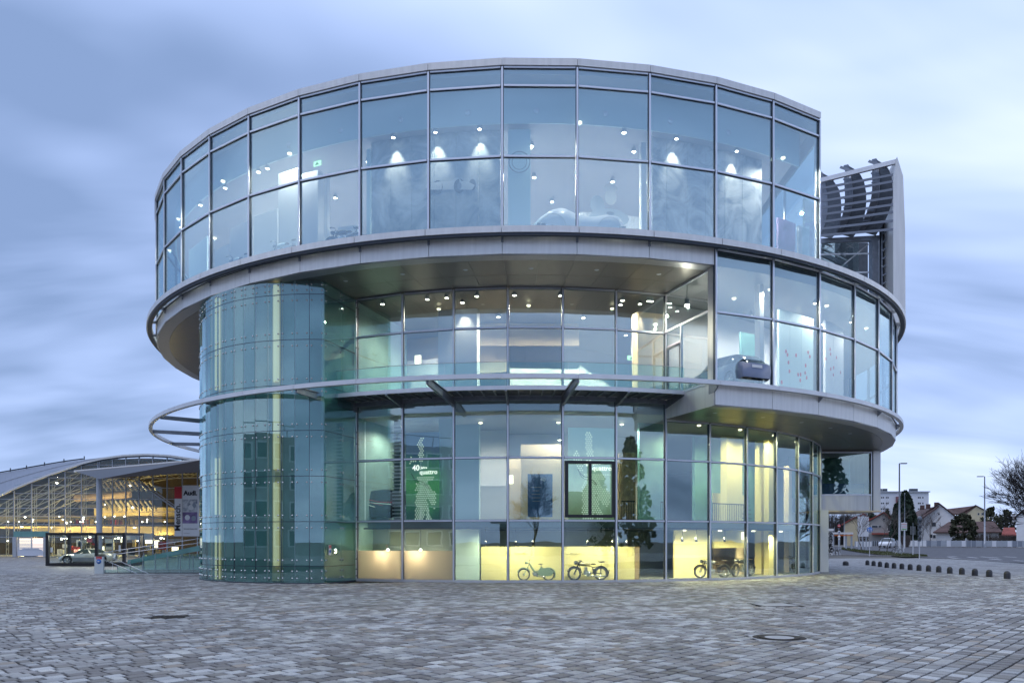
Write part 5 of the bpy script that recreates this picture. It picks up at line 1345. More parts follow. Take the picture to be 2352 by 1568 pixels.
for i, x in enumerate((10, 130, 310, 500, 670, 840, 1010)):   # lattice posts
    xq = (H1(x, 0)-HO).x; zt_ = hz(arcz(x))-.6; mb = MB(); m_ = 12
    for s_ in (-.14, .14): mb.beam((xq+s_, 1.2, .1), (xq+s_, 1.2, zt_), .05, .05)
    for k in range(m_): mb.beam((xq-.14, 1.2, .1+zt_*k/m_), (xq+.14, 1.2, .1+zt_*(k+1)/m_), .03, .03)
    mb.build('lattice_post', M['truss'], hall)
for i in range(22):  # sloping ceiling fins behind the right-hand glazing
    a = H1(1060+(i % 11)*52, 510+(i//11)*200, HY+5)-HO; b = H1(1060+(i % 11)*52+75, 600+(i//11)*200, HY+3)-HO; MB().beam(a, b, .12, .25).build('ceiling_fin', M['hallwarm'] if i % 2 else M['truss'], hall)
mb = MB().beam(H1(1400, 470, HY-.4)-HO, H1(1850, 790, HY-.4)-HO, .15, .16); mb.beam(H1(1430, 465, HY-.4)-HO, H1(1850, 762, HY-.4)-HO, .1, .1); mb.build('mirrored_roof_edge', M['galv'], hall)  # bars stand in for a roof edge reflected in the glazing
for i, (x, y) in enumerate(((230, 980), (700, 940), (880, 900), (1100, 750), (1400, 780), (1370, 550), (600, 520), (240, 1110), (650, 1110), (950, 1090), (1250, 1100), (-150, 1000), (-100, 1150), (1500, 1130), (1700, 1100))):
    q = H1(x, y, HY+6)
    t = thing('hall_lamp', 'round warm lamp hanging inside the arched hall', 'lamp', q, 0, 'lamps inside the arched hall')
    MB().lathe([(.001, -.12), (.12, -.06), (.12, .06), (.001, .12)], n=10).build('globe', M['lamp'], t); MB().tube([(0, 0, .1), (0, 0, 1.2)], .02, 4).build('stem', M['black'], t)
    lamp_at(t, (0, 0, -.3), 180, (1, .74, .30), size=.1)
for i in range(40):   # goods and lights in the ground floor shops
    x = random.uniform(560, 1900); y = random.uniform(1110, 1260)
    q = H1(x, y, HY+4)-HO; box('shop_item', q, (random.uniform(.3, 1.0), .3, random.uniform(.3, 1.0)), random.choice([M['hallwarm'], M['signwhite'], M['red'], M['halldark'], M['galv'], M['lampsoft']]), hall)
q = H1(1720, 1180, HY+2.5)-HO; box('red_chair', q, (1.0, .5, 1.0), M['red'], hall)
for x in (1420, 1540): MB().lathe([(.9, 0), (.9, .8)], n=24).build('drum_lamp', M['signwhite'], hall).location = H1(x, 1120, HY+3)-HO
# banners on the hall front
bn = thing('banner', 'tall white banner with a red square and an upright word on the hall glass', 'banner', H1(1882, 1080, HY-.5))
hh = hz(560)-hz(1080); wb = (H1(1922, 0)-H1(1845, 0)).x
box('cloth', (0, 0, hh/2), (wb, .03, hh), M['signwhite'], bn); box('red_square', (0, -.02, hh-.72), (wb, .02, 1.4), M['red'], bn)
text('Mensch.', .98, M['text'], bn, (.25, -.04, .60), (PI/2, -PI/2, 0), bold=.02)
b2 = thing('banner', 'wide white banner with a black brand word over two photographs on the hall glass', 'banner', H1(2015, 1080, HY-.5))
w2 = (H1(2105, 0)-H1(1928, 0)).x; h2 = hz(548)-hz(1080)
box('cloth', (0, 0, h2/2), (w2, .03, h2), M['signwhite'], b2)
text('Audi.', .76, M['text'], b2, (-w2/2+.16, -.04, 4.85), (PI/2, 0, 0), bold=.03)
box('photograph', (-.1, -.025, 3.64), (w2*.88, .02, 1.42), M['panelback2'], b2); 
box('photograph', (-.1, -.025, 2.18), (w2*.88, .02, 1.34), M['banner_purple'], b2)
for (x, z, s_, m_) in ((.1, 3.95, .2, 'printlight'), (.4, 3.6, .25, 'printmid'), (.05, 3.4, .32, 'printlight'), (-.4, 2.2, .3, 'signwhite'), (.35, 2.1, .28, 'printmid')):
    ellip(MB(), (x, -.04, z), (s_, .01, s_*1.1)).build('print', M[m_], b2)
text('Weil jeder Einzelne zählt', .2, M['text'], b2, (-w2/2+.16, -.04, .80), (PI/2, 0, 0)).scale = (.8, 1, 1)
text('ausbildung und karriere', .08, M['text'], b2, (-w2/2+.16, -.04, .30), (PI/2, 0, 0))
# canopy and its column
cn = thing('canopy', 'long dark wedge canopy reaching from the hall front towards the museum', 'canopy', H1(1050, 1300, 86))
co = H1(1050, 1300, 86); co.z = 0; cn.location = co
def C1(x, y, Y=86): return H1(x, y, Y)-co
# wedge: light top plate, dark underside, thick towards the column then flat
tip, colp, rt, rb, far_ = C1(785, 397, 90), C1(1050, 478, 82), C1(2130, 276, 84), C1(2130, 405, 84), C1(1150, 380, 94)
tl2, tr2 = C1(900, 385, 98), C1(2300, 285, 98)
vs = [tip, rt, tr2, tl2, colp, rb]
mesh_obj('roof_wedge', [tuple(v) for v in vs], [(0, 1, 2, 3), (0, 4, 1), (4, 5, 1), (0, 3, 4), (3, 2, 5, 4), (1, 5, 2)], M['canopy'], cn)
MB().beam(tip, rt, .15, .22).build('front_edge', M['fascia'], cn)
cq = C1(1048, 470, 85); MB().lathe([(.30, 0), (.30, cq.z)], n=20).build('column', M['galv'], cn).location = (cq.x, cq.y, 0)

# ------------------------------------------------------------------ glass showcase with the silver coupe
sx0, sx1 = W(*Z1(505, 1400), 59.5), W(*Z1(1338, 1400), 59.5)
sc = thing('glass_showcase', 'large glass showcase with a thick black frame on the plaza', 'showcase', ((sx0.x+sx1.x)/2, 59.3, 0))
SW = sx1.x-sx0.x; SH = 2.55; SD = 2.9; ft = .2; mid = SW*(1035-505)/833-SW/2
for y in (0, SD):
    for z in (ft/2+.04, SH-ft/2): box('frame_beam', (0, y, z), (SW-2*ft, ft, ft), M['black'], sc)
    for x in (-SW/2+ft/2, SW/2-ft/2): box('frame_post', (x, y, SH/2+.02), (ft, ft, SH-.04), M['black'], sc)
for x in (-SW/2+ft/2, SW/2-ft/2):
    for z in (ft/2+.04, SH-ft/2): box('frame_beam', (x, SD/2, z), (ft*.98, SD-ft, ft*.98), M['black'], sc)
box('frame_post', (mid, 0, SH/2+.02), (ft, ft*.98, SH-2*ft), M['black'], sc)
box('floor_plate', (0, SD/2, .12), (SW-ft, SD-ft, .06), M['asphalt'], sc); box('roof_plate', (0, SD/2, SH-.08), (SW-ft, SD-ft, .04), M['black'], sc)
for (x0, x1) in ((-SW/2+ft, mid-ft/2), (mid+ft/2, SW/2-ft)): box('glass_pane', ((x0+x1)/2, 0, SH/2), (x1-x0, .02, SH-2*ft), M['g_box'], sc)
box('notice', (-SW/2+.42, -.03, 1.25), (.16, .02, .36), M['stele'], sc); box('notice', (SW/2-.42, -.03, 1.35), (.15, .02, .5), M['stele'], sc)
for i in range(6): box('striplight', (-SW/2+.7+i*(SW-1.4)/5, .5, SH-.13), (.22, .08, .04), M['lamp'], sc)
for i in (0, 1, 2): lamp_at(sc, (-SW/2+1+i*(SW-2)/2, .5, SH-.3), 75, (1, .95, .75), size=.1)
cc = W(*Z1(925, 1370), 60.7)
car('concept_car', 'low silver sports coupe inside the black framed showcase', 'car', (cc.x, 60.75, .15), R_(14), 3.85, COUPE, M['silver'], wr=.31, wx=(.17, .80), width=1.55, spokes=7, lamps=False)
cc_ = [o for o in COL.objects if o.name == 'concept_car'][0]
MB().prism([(-.85, .22), (.72, .22), (.78, .52), (-.80, .50)], -.775, -.74).build('side_panel', M['midsteel'], cc_)
for k in range(7): MB().beam((-.1+k*.13, -.46, 1.16-.01*k), (.0+k*.13, -.30, 1.2-.01*k), .03, .03).build('roof_vent', M['black'], cc_)
# stele
g = W(*Z1(1050, 1475), 46.2); g.z = 0
se = thing('information_stele', 'waist-high pale grey stele with a red header and a round blue pictogram', 'stele', g)
box('slab', (0, 0, .50), (.53, .12, 1.02), M['stele'], se); box('header', (0, -.066, .93), (.34, .012, .15), M['red'], se)
MB().lathe([(.001, 0), (.14, 0), (.14, .012)], c=(0, -.075, .72), n=24, axis='Y').build('pictogram', M['signblue'], se)
box('pictogram_mark', (-.02, -.082, .72), (.11, .008, .05), M['signwhite'], se); text('Achtung', .075, M['signwhite'], se, (-.15, -.074, .905), (PI/2, 0, 0))
# ramp balustrade and handrails
rb_ = W(*Z1(1105, 1478), 46.8); rb_.z = 0
rm_ = thing('ramp_balustrade', 'glass balustrade with steel posts round the sunken ramp left of the glass tower', 'balustrade', rb_)
re = W(*Z1(2125, 1478), 46.8).x-rb_.x+1.0
nb = 9; xs = [i*re/nb for i in range(nb+1)]
for i in range(nb):
    w_ = xs[i+1]-xs[i]; h_ = .18+min(1.0, i*.32)*.9
    box('glass_panel', ((xs[i]+xs[i+1])/2, 0, h_/2+.03), (w_-.03, .016, h_), M['g_rail'], rm_)
    box('post', (xs[i], .05, (h_+.03)/2), (.035, .05, h_), M['galv'], rm_)
    box('rear_panel', ((xs[i]+xs[i+1])/2, 5.0, .55), (w_-.03, .016, 1.1), M['g_rail'], rm_); box('rear_post', (xs[i], 5.0, .55), (.035, .05, 1.1), M['galv'], rm_)
box('base_strip', (re/2, -.05, .02), (re, .08, .05), M['darksteel'], rm_)
def rail(name, p0, p1, Y0, Y1, r=.022, posts=0):
    a = W(*Z1(*p0), Y0)-rb_; b = W(*Z1(*p1), Y1)-rb_
    MB().tube([a, b], r, 8).build(name, M['chrome'], rm_)
    return a, b
rail('stair_handrail', (1098, 1330), (1455, 1478), 46.6, 46.6); rail('stair_handrail', (1190, 1312), (1572, 1478), 46.6, 46.6); rail('stair_handrail', (1190, 1312), (1188, 1440), 46.6, 46.6, .015)
rail('ramp_handrail', (1100, 1252), (2125, 1103), 51, 51); rail('ramp_handrail', (1100, 1288), (2125, 1149), 51, 51)
dk = W(*Z1(1500, 1360), 51.4)
MB().slab([(-.5, 3.8), (re+1, 3.8), (re+1, 4.4), (-.5, 4.4)], .0, .06).build('rear_kerb', M['concrete'], rm_)
a, b = W(*Z1(1345, 1330), 51.5)-rb_, W(*Z1(2125, 1215), 51.5)-rb_
MB().prism([(a.x, a.z-.28), (b.x, b.z-.1), (b.x, b.z+.25), (a.x, a.z-.02)], a.y, a.y+.1).build('ramp_flank', M['tealwall'], rm_)

# ------------------------------------------------------------------ street on the right
def ground_thing(name, label, cat, zx, zy, group=None, rz=0, Y=None):
    q = G(*Z6(zx, zy))
    if Y: q = W(*Z6(zx, zy), Y); q.z = terr(q.x, Y)
    return thing(name, label, cat, q, rz, group), q
def zat(zy, Y): return HC-((1120+zy/4.356)/1.08461-YHP)*Y/FP
def xw(dzx, Y): return dzx/4.356/1.08461*Y/FP
for (bx, by, ty, side, lb) in ((961, 1130, 148, 1, 'tall street lamp with its arm to the right, a bicycle leaning at its foot'), (1886, 1056, 290, -1, 'tall street lamp with its arm to the left in front of the brown hipped roof')):
    t, q = ground_thing('street_lamp', lb, 'street lamp', bx, by, 'street lamps along the road'); h = zat(ty, q.y)-q.z
    MB().tube([(0, 0, 0), (0, 0, h)], [.13, .075], 10).build('pole', M['galv'], t); MB().tube([(0, 0, h), (side*xw(40, q.y), 0, h+.02)], .05, 6).build('arm', M['galv'], t)
    MB().box((side*xw(48, q.y), 0, h), (xw(62, q.y), .3, .12)).build('lamp_head', M['darksteel'], t); MB().lathe([(.16, 0), (.15, .5)], n=10).build('base_sleeve', M['galv'], t)
for (bx, by, ty, lb) in ((1018, 1052, 480, 'thin grey mast behind the bus stop sign'), (362, 1040, 700, 'thin grey mast left of the blank billboard'), (190, 900, 705, 'thin mast above the white box fence')):
    t, q = ground_thing('mast', lb, 'mast', bx, by, 'thin masts along the street', Y=118); h = zat(ty, q.y)-q.z; MB().tube([(0, 0, 0), (0, 0, h)], [.09, .05], 8).build('pole', M['galv'], t); MB().lathe([(.06, 0), (.07, .1), (.001, .14)], c=(0, 0, h), n=8).build('cap', M['galv'], t)
# signs
def disc(parent, z, r, mat, y=-.06, name='face', th=.02):
    return MB().lathe([(.001, 0), (r, 0), (r, -th), (.001, -th)], c=(0, y, z), n=24, axis='Y').build(name, mat, parent)
t, q = ground_thing('road_sign', 'red no-entry sign above two small white round signs on one pole', 'road sign', 304, 1120); Y = q.y
h = zat(800, Y)-q.z; MB().tube([(0, 0, 0), (0, 0, h)], .035, 8).build('pole', M['galv'], t)
disc(t, zat(827, Y)-q.z, xw(17, Y), M['signred']); box('white_bar', (0, -.09, zat(827, Y)-q.z), (xw(24, Y), .01, xw(6, Y)), M['signwhite'], t)
disc(t, zat(893, Y)-q.z, xw(16, Y), M['signwhite']); MB().box((0, -.09, zat(893, Y)-q.z), (xw(20, Y), .01, .06), tilt=('Y', R_(45))).build('symbol', M['text'], t); MB().box((0, -.095, zat(893, Y)-q.z), (.05, .01, xw(20, Y)), tilt=('Y', R_(20))).build('symbol', M['signblue'], t)
disc(t, zat(942, Y)-q.z, xw(15, Y), M['signwhite']); box('plate', (0, -.07, zat(968, Y)-q.z), (xw(20, Y), .02, xw(18, Y)), M['signwhite'], t)
t, q = ground_thing('road_sign', 'round blue footpath and cycle path sign on a thin pole', 'road sign', 637, 1155); Y = q.y
MB().tube([(0, 0, 0), (0, 0, zat(838, Y)-q.z)], .035, 8).build('pole', M['galv'], t); zc = zat(868, Y)-q.z; o = disc(t, zc, xw(30, Y), M['signblue'])
mb = MB()
for s_ in (-1, 1): ellip(mb, (s_*.13, -.10, zc+.10), (.05, .01, .05)); mb.box((s_*.13, -.10, zc-.06), (.07, .01, .22))
for s_ in (-.1, .1): mb.tube([(s_+.09*math.cos(k*PI/6), -.1, zc-.24+.07*math.sin(k*PI/6)) for k in range(13)], .012, 4, cap=False)
mb.build('pictogram', M['signwhite'], t)
t, q = ground_thing('bus_stop_sign', 'white and green striped bus stop board on a grey post', 'bus stop', 1008, 1060, Y=104); Y = 104
MB().tube([(0, 0, 0), (0, 0, zat(780, Y)-q.z)], .05, 8).build('pole', M['galv'], t); zc = (zat(790, Y)+zat(875, Y))/2-q.z; wB = xw(62, Y); hB = xw(85, Y)
box('board', (0, -.08, zc), (wB, .06, hB), M['signwhite'], t)
for i, m_ in enumerate(('signred', 'galv', 'signred', 'galv', 'green')): box('stripe', (0, -.115, zc+hB*.32-i*hB*.17), (wB*.86, .01, hB*.05 if i < 4 else hB*.12), M[m_], t)
t, q = ground_thing('billboard', 'blank white billboard of stacked panels standing on posts', 'billboard', 566, 1050, Y=112); Y = 112
bw, b0, b1 = xw(122, Y), zat(942, Y)-q.z, zat(722, Y)-q.z
for i in range(4):
    for s_ in (-1, 1): box('panel', (s_*bw/4, 0, b0+(b1-b0)*(i+.5)/4), (bw/2-.05, .1, (b1-b0)/4-.05), M['block'], t)
for x in (-bw/2+.3, 0, bw/2-.3): box('post', (x, .12, b1/2), (.12, .12, b1), M['galv'], t)
for (bx, by, ty, n_, lb) in ((1178, 1183, 752, 4, 'nearest traffic signal pole, carrying a stack of dark round heads seen from behind'), (1152, 1040, 770, 2, 'farther traffic signal pole beside the nearest one'), (1108, 1150, 790, 1, 'dark banner post between the lamp and the traffic signals')):
    t, q = ground_thing('traffic_signal', lb, 'traffic signal', bx, by, 'signal posts by the road'); Y = q.y; h = zat(ty, Y)-q.z
    MB().tube([(0, 0, 0), (0, 0, h)], .05, 8).build('pole', M['galv'], t)
    if n_ > 1:
        for k in range(n_):
            z = h-.2-k*.62; mb = MB().box((0, 0, z), (.26, .2, .5)); mb.build('signal_head', M['darksteel'], t); disc(t, z+.1, .14, M['darksteel'], -.1, 'visor', .12)
        disc(t, h+.1, .24, M['midsteel'], -.05, 'signal_back')
    else:
        for s_ in (-1, 1): box('banner_board', (s_*xw(15, Y), 0, h-xw(85, Y)), (xw(24, Y), .06, xw(92, Y)), M['carblack'], t)
# barrier and white patterned fence box
t, q = ground_thing('bicycle_shelter', 'white topped bicycle shelter with a black and white leaf-pattern screen', 'shelter', 190, 1150); Y = q.y
bw, hb = xw(92, Y), zat(868, Y)-q.z
box('roof', (0, .8, hb), (bw, 2.2, .28), M['signwhite'], t); box('screen', (0, 0, hb/2-.05), (bw*.95, .06, hb-.3), M['signwhite'], t)
mb = MB()
for i in range(230):
    x = random.uniform(-bw*.46, bw*.46); z = random.uniform(.15, hb-.3); mb.box((x, -.04, z), (random.uniform(.06, .2), .02, random.uniform(.05, .12)), tilt=('Y', random.random()*3))
mb.build('leaf_pattern', M['black'], t)['kind'] = 'stuff'
t, q = ground_thing('gate_barrier', 'white barrier housing with an orange and white boom across the side road', 'barrier', 345, 1030, Y=112); Y = 112
box('beam', (0, 0, zat(905, Y)-q.z), (xw(215, Y), .5, xw(20, Y)), M['signwhite'], t); box('boom', (0, -.3, zat(928, Y)-q.z), (xw(200, Y), .1, xw(9, Y)), M['orange'], t)
for x in (-100, -35, 40, 100): box('post', (xw(x, Y), .1, (zat(905, Y)-q.z)/2), (.2, .2, zat(905, Y)-q.z), M['galv'], t)
def tree_fence(name, label, cat, x0, x1, Y, h, n, mats, dy=0):
    a = W(*Z6(x0, 1000), Y); b = W(*Z6(x1, 1000), Y+dy); a.z = terr(a.x, a.y); t = thing(name, label, cat, a); d = b-a; d.z = 0; az = math.atan2(d.y, d.x)
    for i in range(n):
        c = d*((i+.5)/n); zq = terr(a.x+c.x, a.y+c.y)-a.z; box('panel', (c.x, c.y, zq+h/2), (d.length/n-.12, .1, h-.1), mats[i % len(mats)], t, az)
        c = d*(i/n); box('post', (c.x, c.y, zq+h/2), (.12, .16, h+.02), M['galv'], t, az)
    return t
tree_fence('noise_barrier', 'long low wall of grey and pale glass panels across the road', 'noise barrier', 1255, 2700, 128, 1.05, 26, [M['barrier_glass'], M['galv'], M['barrier_glass'], M['galv'], M['block'], M['galv'], M['galv'], M['block'], M['barrier_glass']], -6)
tree_fence('garden_wall', 'white garden wall in front of the white gabled house', 'wall', 935, 1255, 128, 1.05, 7, [M['plaster']], 0)
tree_fence('white_fence', 'short white fence under the blank billboard', 'fence', 482, 660, 124, .95, 6, [M['plaster']], 0)
tree_fence('wire_fence', 'dark picket fence behind the parked hatchback', 'fence', 664, 930, 131, .95, 12, [M['darksteel']], 0)
# parked hatchback, bicycles
q = W(*Z6(828, 1030), 121); car('parked_car', 'silver-white hatchback parked beyond the road beside the dark conifer', 'car', (q.x, 121, terr(q.x, 121)+.02), R_(50), 4.1 if True else 0, HATCH, M['carwhite'], wr=.31, wx=(.18, .82))
def bicycle(label, loc, rz, group, s=1.0):
    t = thing('bicycle', label, 'bicycle', loc, rz, group); r = .34*s
    for x in (-.52*s, .52*s): wheel(t, (x, 0, r), r, .035, spokes=12, fat=.03)
    mb = MB()
    for a, b in (((-.52, .34), (-.15, .32)), ((-.52, .34), (-.2, .82)), ((-.15, .32), (-.2, .86)), ((-.2, .8), (.32, .82)), ((-.15, .32), (.34, .72)), ((.52, .34), (.32, .9))): mb.tube([(a[0]*s, 0, a[1]*s), (b[0]*s, 0, b[1]*s)], .018, 5)
    mb.build('frame', M['bikeblack'], t); ellip(MB(), (-.22*s, 0, .93*s), (.13, .07, .03)).build('saddle', M['leather'], t)
    MB().tube([(.32*s, 0, .9*s), (.30*s, 0, 1.0*s)], .014, 5).tube([(.24*s, -.27, 1.0*s), (.32*s, 0, 1.02*s), (.24*s, .27, 1.0*s)], .014, 5).build('handlebar', M['black'], t); MB().lathe([(.001, -.02), (.09, -.02), (.09, .02), (.001, .02)], c=(-.15*s, 0, .32*s), n=12, axis='Y').build('chainring', M['chrome'], t)
q = G(*Z6(935, 1138)); bicycle('lone bicycle leaning on the street lamp on the grass', q, R_(20), 'parked bicycles')
for i, x in enumerate((215, 255, 295)): q = G(*Z6(x, 1148)); bicycle(['bicycle nearest the museum in front of the patterned shelter', 'middle bicycle in front of the patterned shelter', 'bicycle farthest right in front of the patterned shelter'][i], q, R_(25+i*12), 'parked bicycles')
# ------------------------------------------------------------------ houses
def win(parent, x, z, w, h, y=-.02, fr_=M['frame']):
    f = MB().box((0, 0, 0), (w, .08, h)).build('window', fr_, parent); f.location = (x, y, z); o = box('pane', (0, -.045, 0), (w*.82, .02, h*.84), M['window'], f); return f
def lc(t, p):
    d = p-t.location; c, s_ = math.cos(-t.rotation_euler.z), math.sin(-t.rotation_euler.z); return Vector((d.x*c-d.y*s_, d.x*s_+d.y*c, d.z))
def gable(name, label, x0, x1, zyb, zye, zyr, Y, D, mat, rmat, rz=None, ridge=.5, group='houses beyond the road', over=.5, base=None):
    """gable end faces the camera"""
    a = W(*Z6(x0, 1000), Y); b = W(*Z6(x1, 1000), Y); z0 = terr(a.x, Y) if base is None else base
    rz = -math.atan2((a.x+b.x)/2, Y) if rz is None else rz
    t = thing(name, label, 'house', ((a.x+b.x)/2, Y, z0), rz, group); w = (b.x-a.x)*math.cos(rz); he = zat(zye, Y)-z0; hr = zat(zyr, Y)-z0; rx = -w/2+w*ridge
    MB().prism([(-w/2, -1), (w/2, -1), (w/2, he), (rx, hr), (-w/2, he)], 0, D).build('wall', mat, t)
    for sx, e in ((-1, -w/2), (1, w/2)):
        dx = e-rx; dz = he-hr; L_ = math.hypot(dx, dz); ux, uz = dx/L_, dz/L_
        p0 = (rx, hr+.12); p1 = (rx+ux*(L_+over), hr+.12+uz*(L_+over)); nx, nz = -uz*sx*.2, abs(ux)*.2
        MB().prism([p0, p1, (p1[0]+nx*0, p1[1]+.22), (p0[0], p0[1]+.22)] if sx > 0 else [(p0[0], p0[1]+.22), (p1[0], p1[1]+.22), p1, p0], -over*.8, D+over).build('roof', rmat, t)
    return t, w, he, hr, rx
t, w, he, hr, rx = gable('house', 'white gabled house with a brown tiled roof and one square window', 1150, 1612, 1000, 770, 592, 150, 9, M['plaster'], M['roof'], ridge=.52)
win(t, w*(1333-1381)/462, zat(808, 150)-t.location.z, xw(50, 150), xw(50, 150)); win(t, w*(1390-1381)/462, zat(697, 150)-t.location.z, xw(16, 150), xw(24, 150))
win(t, w*(1340-1381)/462, zat(940, 150)-t.location.z, xw(30, 150), xw(40, 150))
# long roof slope and left wall of the white house
s0 = W(*Z6(975, 775), 150); s1 = W(*Z6(1200, 765), 150); r1 = W(*Z6(1390, 608), 150); r0 = W(*Z6(1190, 640), 162)
rf = mesh_obj('roof_slope', [tuple(lc(t, p)) for p in (s0, W(*Z6(1160, 768), 148.5), W(*Z6(1392, 604), 149.5), W(*Z6(1180, 650), 163), W(*Z6(975, 775), 160)) for p in (p,)]+[tuple(lc(t, p)-Vector((0, 0, .3))) for p in (s0, W(*Z6(1160, 768), 148.5), W(*Z6(1392, 604), 149.5), W(*Z6(1180, 650), 163), W(*Z6(975, 775), 160))], [(0, 1, 2, 3, 4), (9, 8, 7, 6, 5), (0, 5, 6, 1), (1, 6, 7, 2), (2, 7, 8, 3), (3, 8, 9, 4), (4, 9, 5, 0)], M['roof'], t)
box('side_wall', (lc(t, W(*Z6(1075, 0), 152)).x, 2.0, (zat(775, 150)-t.location.z)/2), (xw(190, 150), .3, zat(775, 150)-t.location.z), M['plaster'], t); win(t, lc(t, W(*Z6(1095, 0), 151)).x, zat(850, 150)-t.location.z, xw(30, 150), xw(50, 150), 1.8)
for x, y0, y1 in ((1208, 612, 650), (1273, 600, 640), (1362, 585, 620)): q = lc(t, W(*Z6(x, y1), 152)); MB().box((q.x, 2.5, q.z+.5), (xw(44, 150), 1.0, xw(y1-y0+10, 150))).build('chimney', M['roof'], t)
def hip(name, label, x0, x1, rx0, rx1, zyb, zye, zyr, Y, D, mat, rmat):
    a = W(*Z6(x0, 1000), Y); b = W(*Z6(x1, 1000), Y); z0 = terr(a.x, Y); rz = -math.atan2((a.x+b.x)/2, Y); t = thing(name, label, 'house', ((a.x+b.x)/2, Y, z0), rz, 'houses beyond the road'); w = (b.x-a.x)*math.cos(rz); he = zat(zye, Y)-z0; hr = zat(zyr, Y)-z0
    box('wall', (0, D/2, he/2-.3), (w-1.0, D-1, he+.6), mat, t); R0, R1 = (W(*Z6(rx0, 0), Y).x-t.location.x)*math.cos(rz), (W(*Z6(rx1, 0), Y).x-t.location.x)*math.cos(rz)
    vs = [(-w/2, -.3, he), (w/2, -.3, he), (w/2, D+.3, he), (-w/2, D+.3, he), (R0, D/2, hr), (R1, D/2, hr)]
    vs += [(v[0], v[1], v[2]-.18) for v in vs[:4]]
    mesh_obj('roof', vs, [(0, 1, 5, 4), (1, 2, 5), (2, 3, 4, 5), (3, 0, 4), (0, 6, 7, 1), (1, 7, 8, 2), (2, 8, 9, 3), (3, 9, 6, 0), (9, 8, 7, 6)], rmat, t)
    return t, w, he
t, w, he = hip('house', 'low white house with a broad brown hipped roof behind the bushy tree', 1318, 2068, 1490, 1990, 1000, 890, 772, 137, 10, M['plaster'], M['roof'])
for x in (1350, 1835): win(t, W(*Z6(x, 0), 137).x-t.location.x, zat(935, 137)-t.location.z, xw(30, 137), xw(44, 137), .45)
q = W(*Z6(1980, 770), 141)-t.location; box('chimney', (q.x, 4, q.z+.3), (xw(28, 140), .6, 1.2), M['signwhite'], t)
gable('house', 'grey half-finished house with red roof tiles and a small round window', 632, 880, 1000, 775, 690, 155, 8, M['plaster_g'], M['roofred'], ridge=.64)
hs = [o for o in COL.objects if o.name.startswith('house') and 'half-finished' in str(o.get('label'))][0]
for (x, y, w_, h_) in ((790, 752, 24, 26), (700, 832, 70, 26), (750, 832, 36, 20), (850, 845, 50, 80)): win(hs, W(*Z6(x, 0), 155).x-hs.location.x, zat(y, 155)-hs.location.z, xw(w_, 155), xw(h_, 155))
box('balcony', (W(*Z6(770, 0), 155).x-hs.location.x, -.6, zat(910, 155)-hs.location.z), (xw(200, 155), 1.2, .3), M['roofred'], hs)
gable('house', 'small cream house with a red roof left of the billboard', 358, 520, 1000, 810, 735, 165, 8, M['plaster_y'], M['roofred'], ridge=.85)
gable('house', 'cream house end showing above the billboard', 500, 640, 1000, 760, 700, 178, 8, M['plaster'], M['roofred'], ridge=.5)
t, w, he, hr, rx = gable('house', 'yellow house with a long brown roof behind the white house', 1640, 1935, 1000, 690, 610, 205, 14, M['plaster_y'], M['roof'], ridge=.5)
for x in (1815, 1850): win(t, W(*Z6(x, 0), 205).x-t.location.x, zat(697, 205)-t.location.z, xw(22, 165), xw(26, 205))
q0, q1 = lc(t, W(*Z6(1465, 640), 212)), lc(t, W(*Z6(1790, 606), 206)); t_x = lc(t, W(*Z6(1660, 690), 205)).x
MB().add([(q0.x, 6, q0.z), (q1.x, 0, q1.z), (t_x, -.5, zat(690, 205)-t.location.z), (q0.x, 0, zat(682, 205)-t.location.z), (q0.x, 6, q0.z-.4), (q1.x, 0, q1.z-.4), (t_x, -.5, zat(690, 205)-t.location.z-.4), (q0.x, 0, zat(682, 205)-t.location.z-.4)], [(0, 3, 2, 1), (4, 5, 6, 7), (0, 4, 7, 3), (3, 7, 6, 2), (2, 6, 5, 1)]).build('long_roof', M['roof'], t)
box('long_wall', (lc(t, W(*Z6(1560, 0), 208)).x, 1.5, 3.0), (xw(180, 206), .3, 9), M['plaster_y'], t)
gable('house', 'white house at the right edge, half hidden by the bare tree', 2230, 2420, 1000, 730, 640, 128, 9, M['plaster'], M['roof'], ridge=.6)
hip('shed', 'low red-brown roof between the hipped house and the right edge', 2066, 2232, 2090, 2210, 1000, 925, 840, 140, 6, M['plaster_g'], M['roofred'])
# apartment block
Y = 300; a, b = W(*Z6(700, 0), Y), W(*Z6(1279, 0), Y); t = thing('apartment_block', 'pale blue-grey apartment block with pairs of small windows far behind the conifer', 'building', ((a.x+b.x)/2, Y, 0)); w = b.x-a.x; h = zat(463, Y)
box('wall', (0, 8, h/2), (w, 16, h), M['block'], t); box('stair_tower', (W(*Z6(968, 0), Y).x-t.location.x, -.6, h/2-.8), (xw(92, Y), 1.4, h-1.6), M['blockred'], t); box('parapet', (0, 7.5, h+.25), (w+.4, 16.6, .4), M['galv'], t)
for r_ in range(4):
    for x in (768, 788, 820, 838, 1168, 1186, 1215): win(t, W(*Z6(x, 0), Y).x-t.location.x, zat(518+r_*62, Y), xw(13, Y), xw(16, Y), -.03, M['window'])
for x in (796, 856, 1150, 1190): box('vent', (W(*Z6(x, 0), Y).x-t.location.x, 4, h+1), (1.4, 1.4, 1.4), M['darksteel'], t)
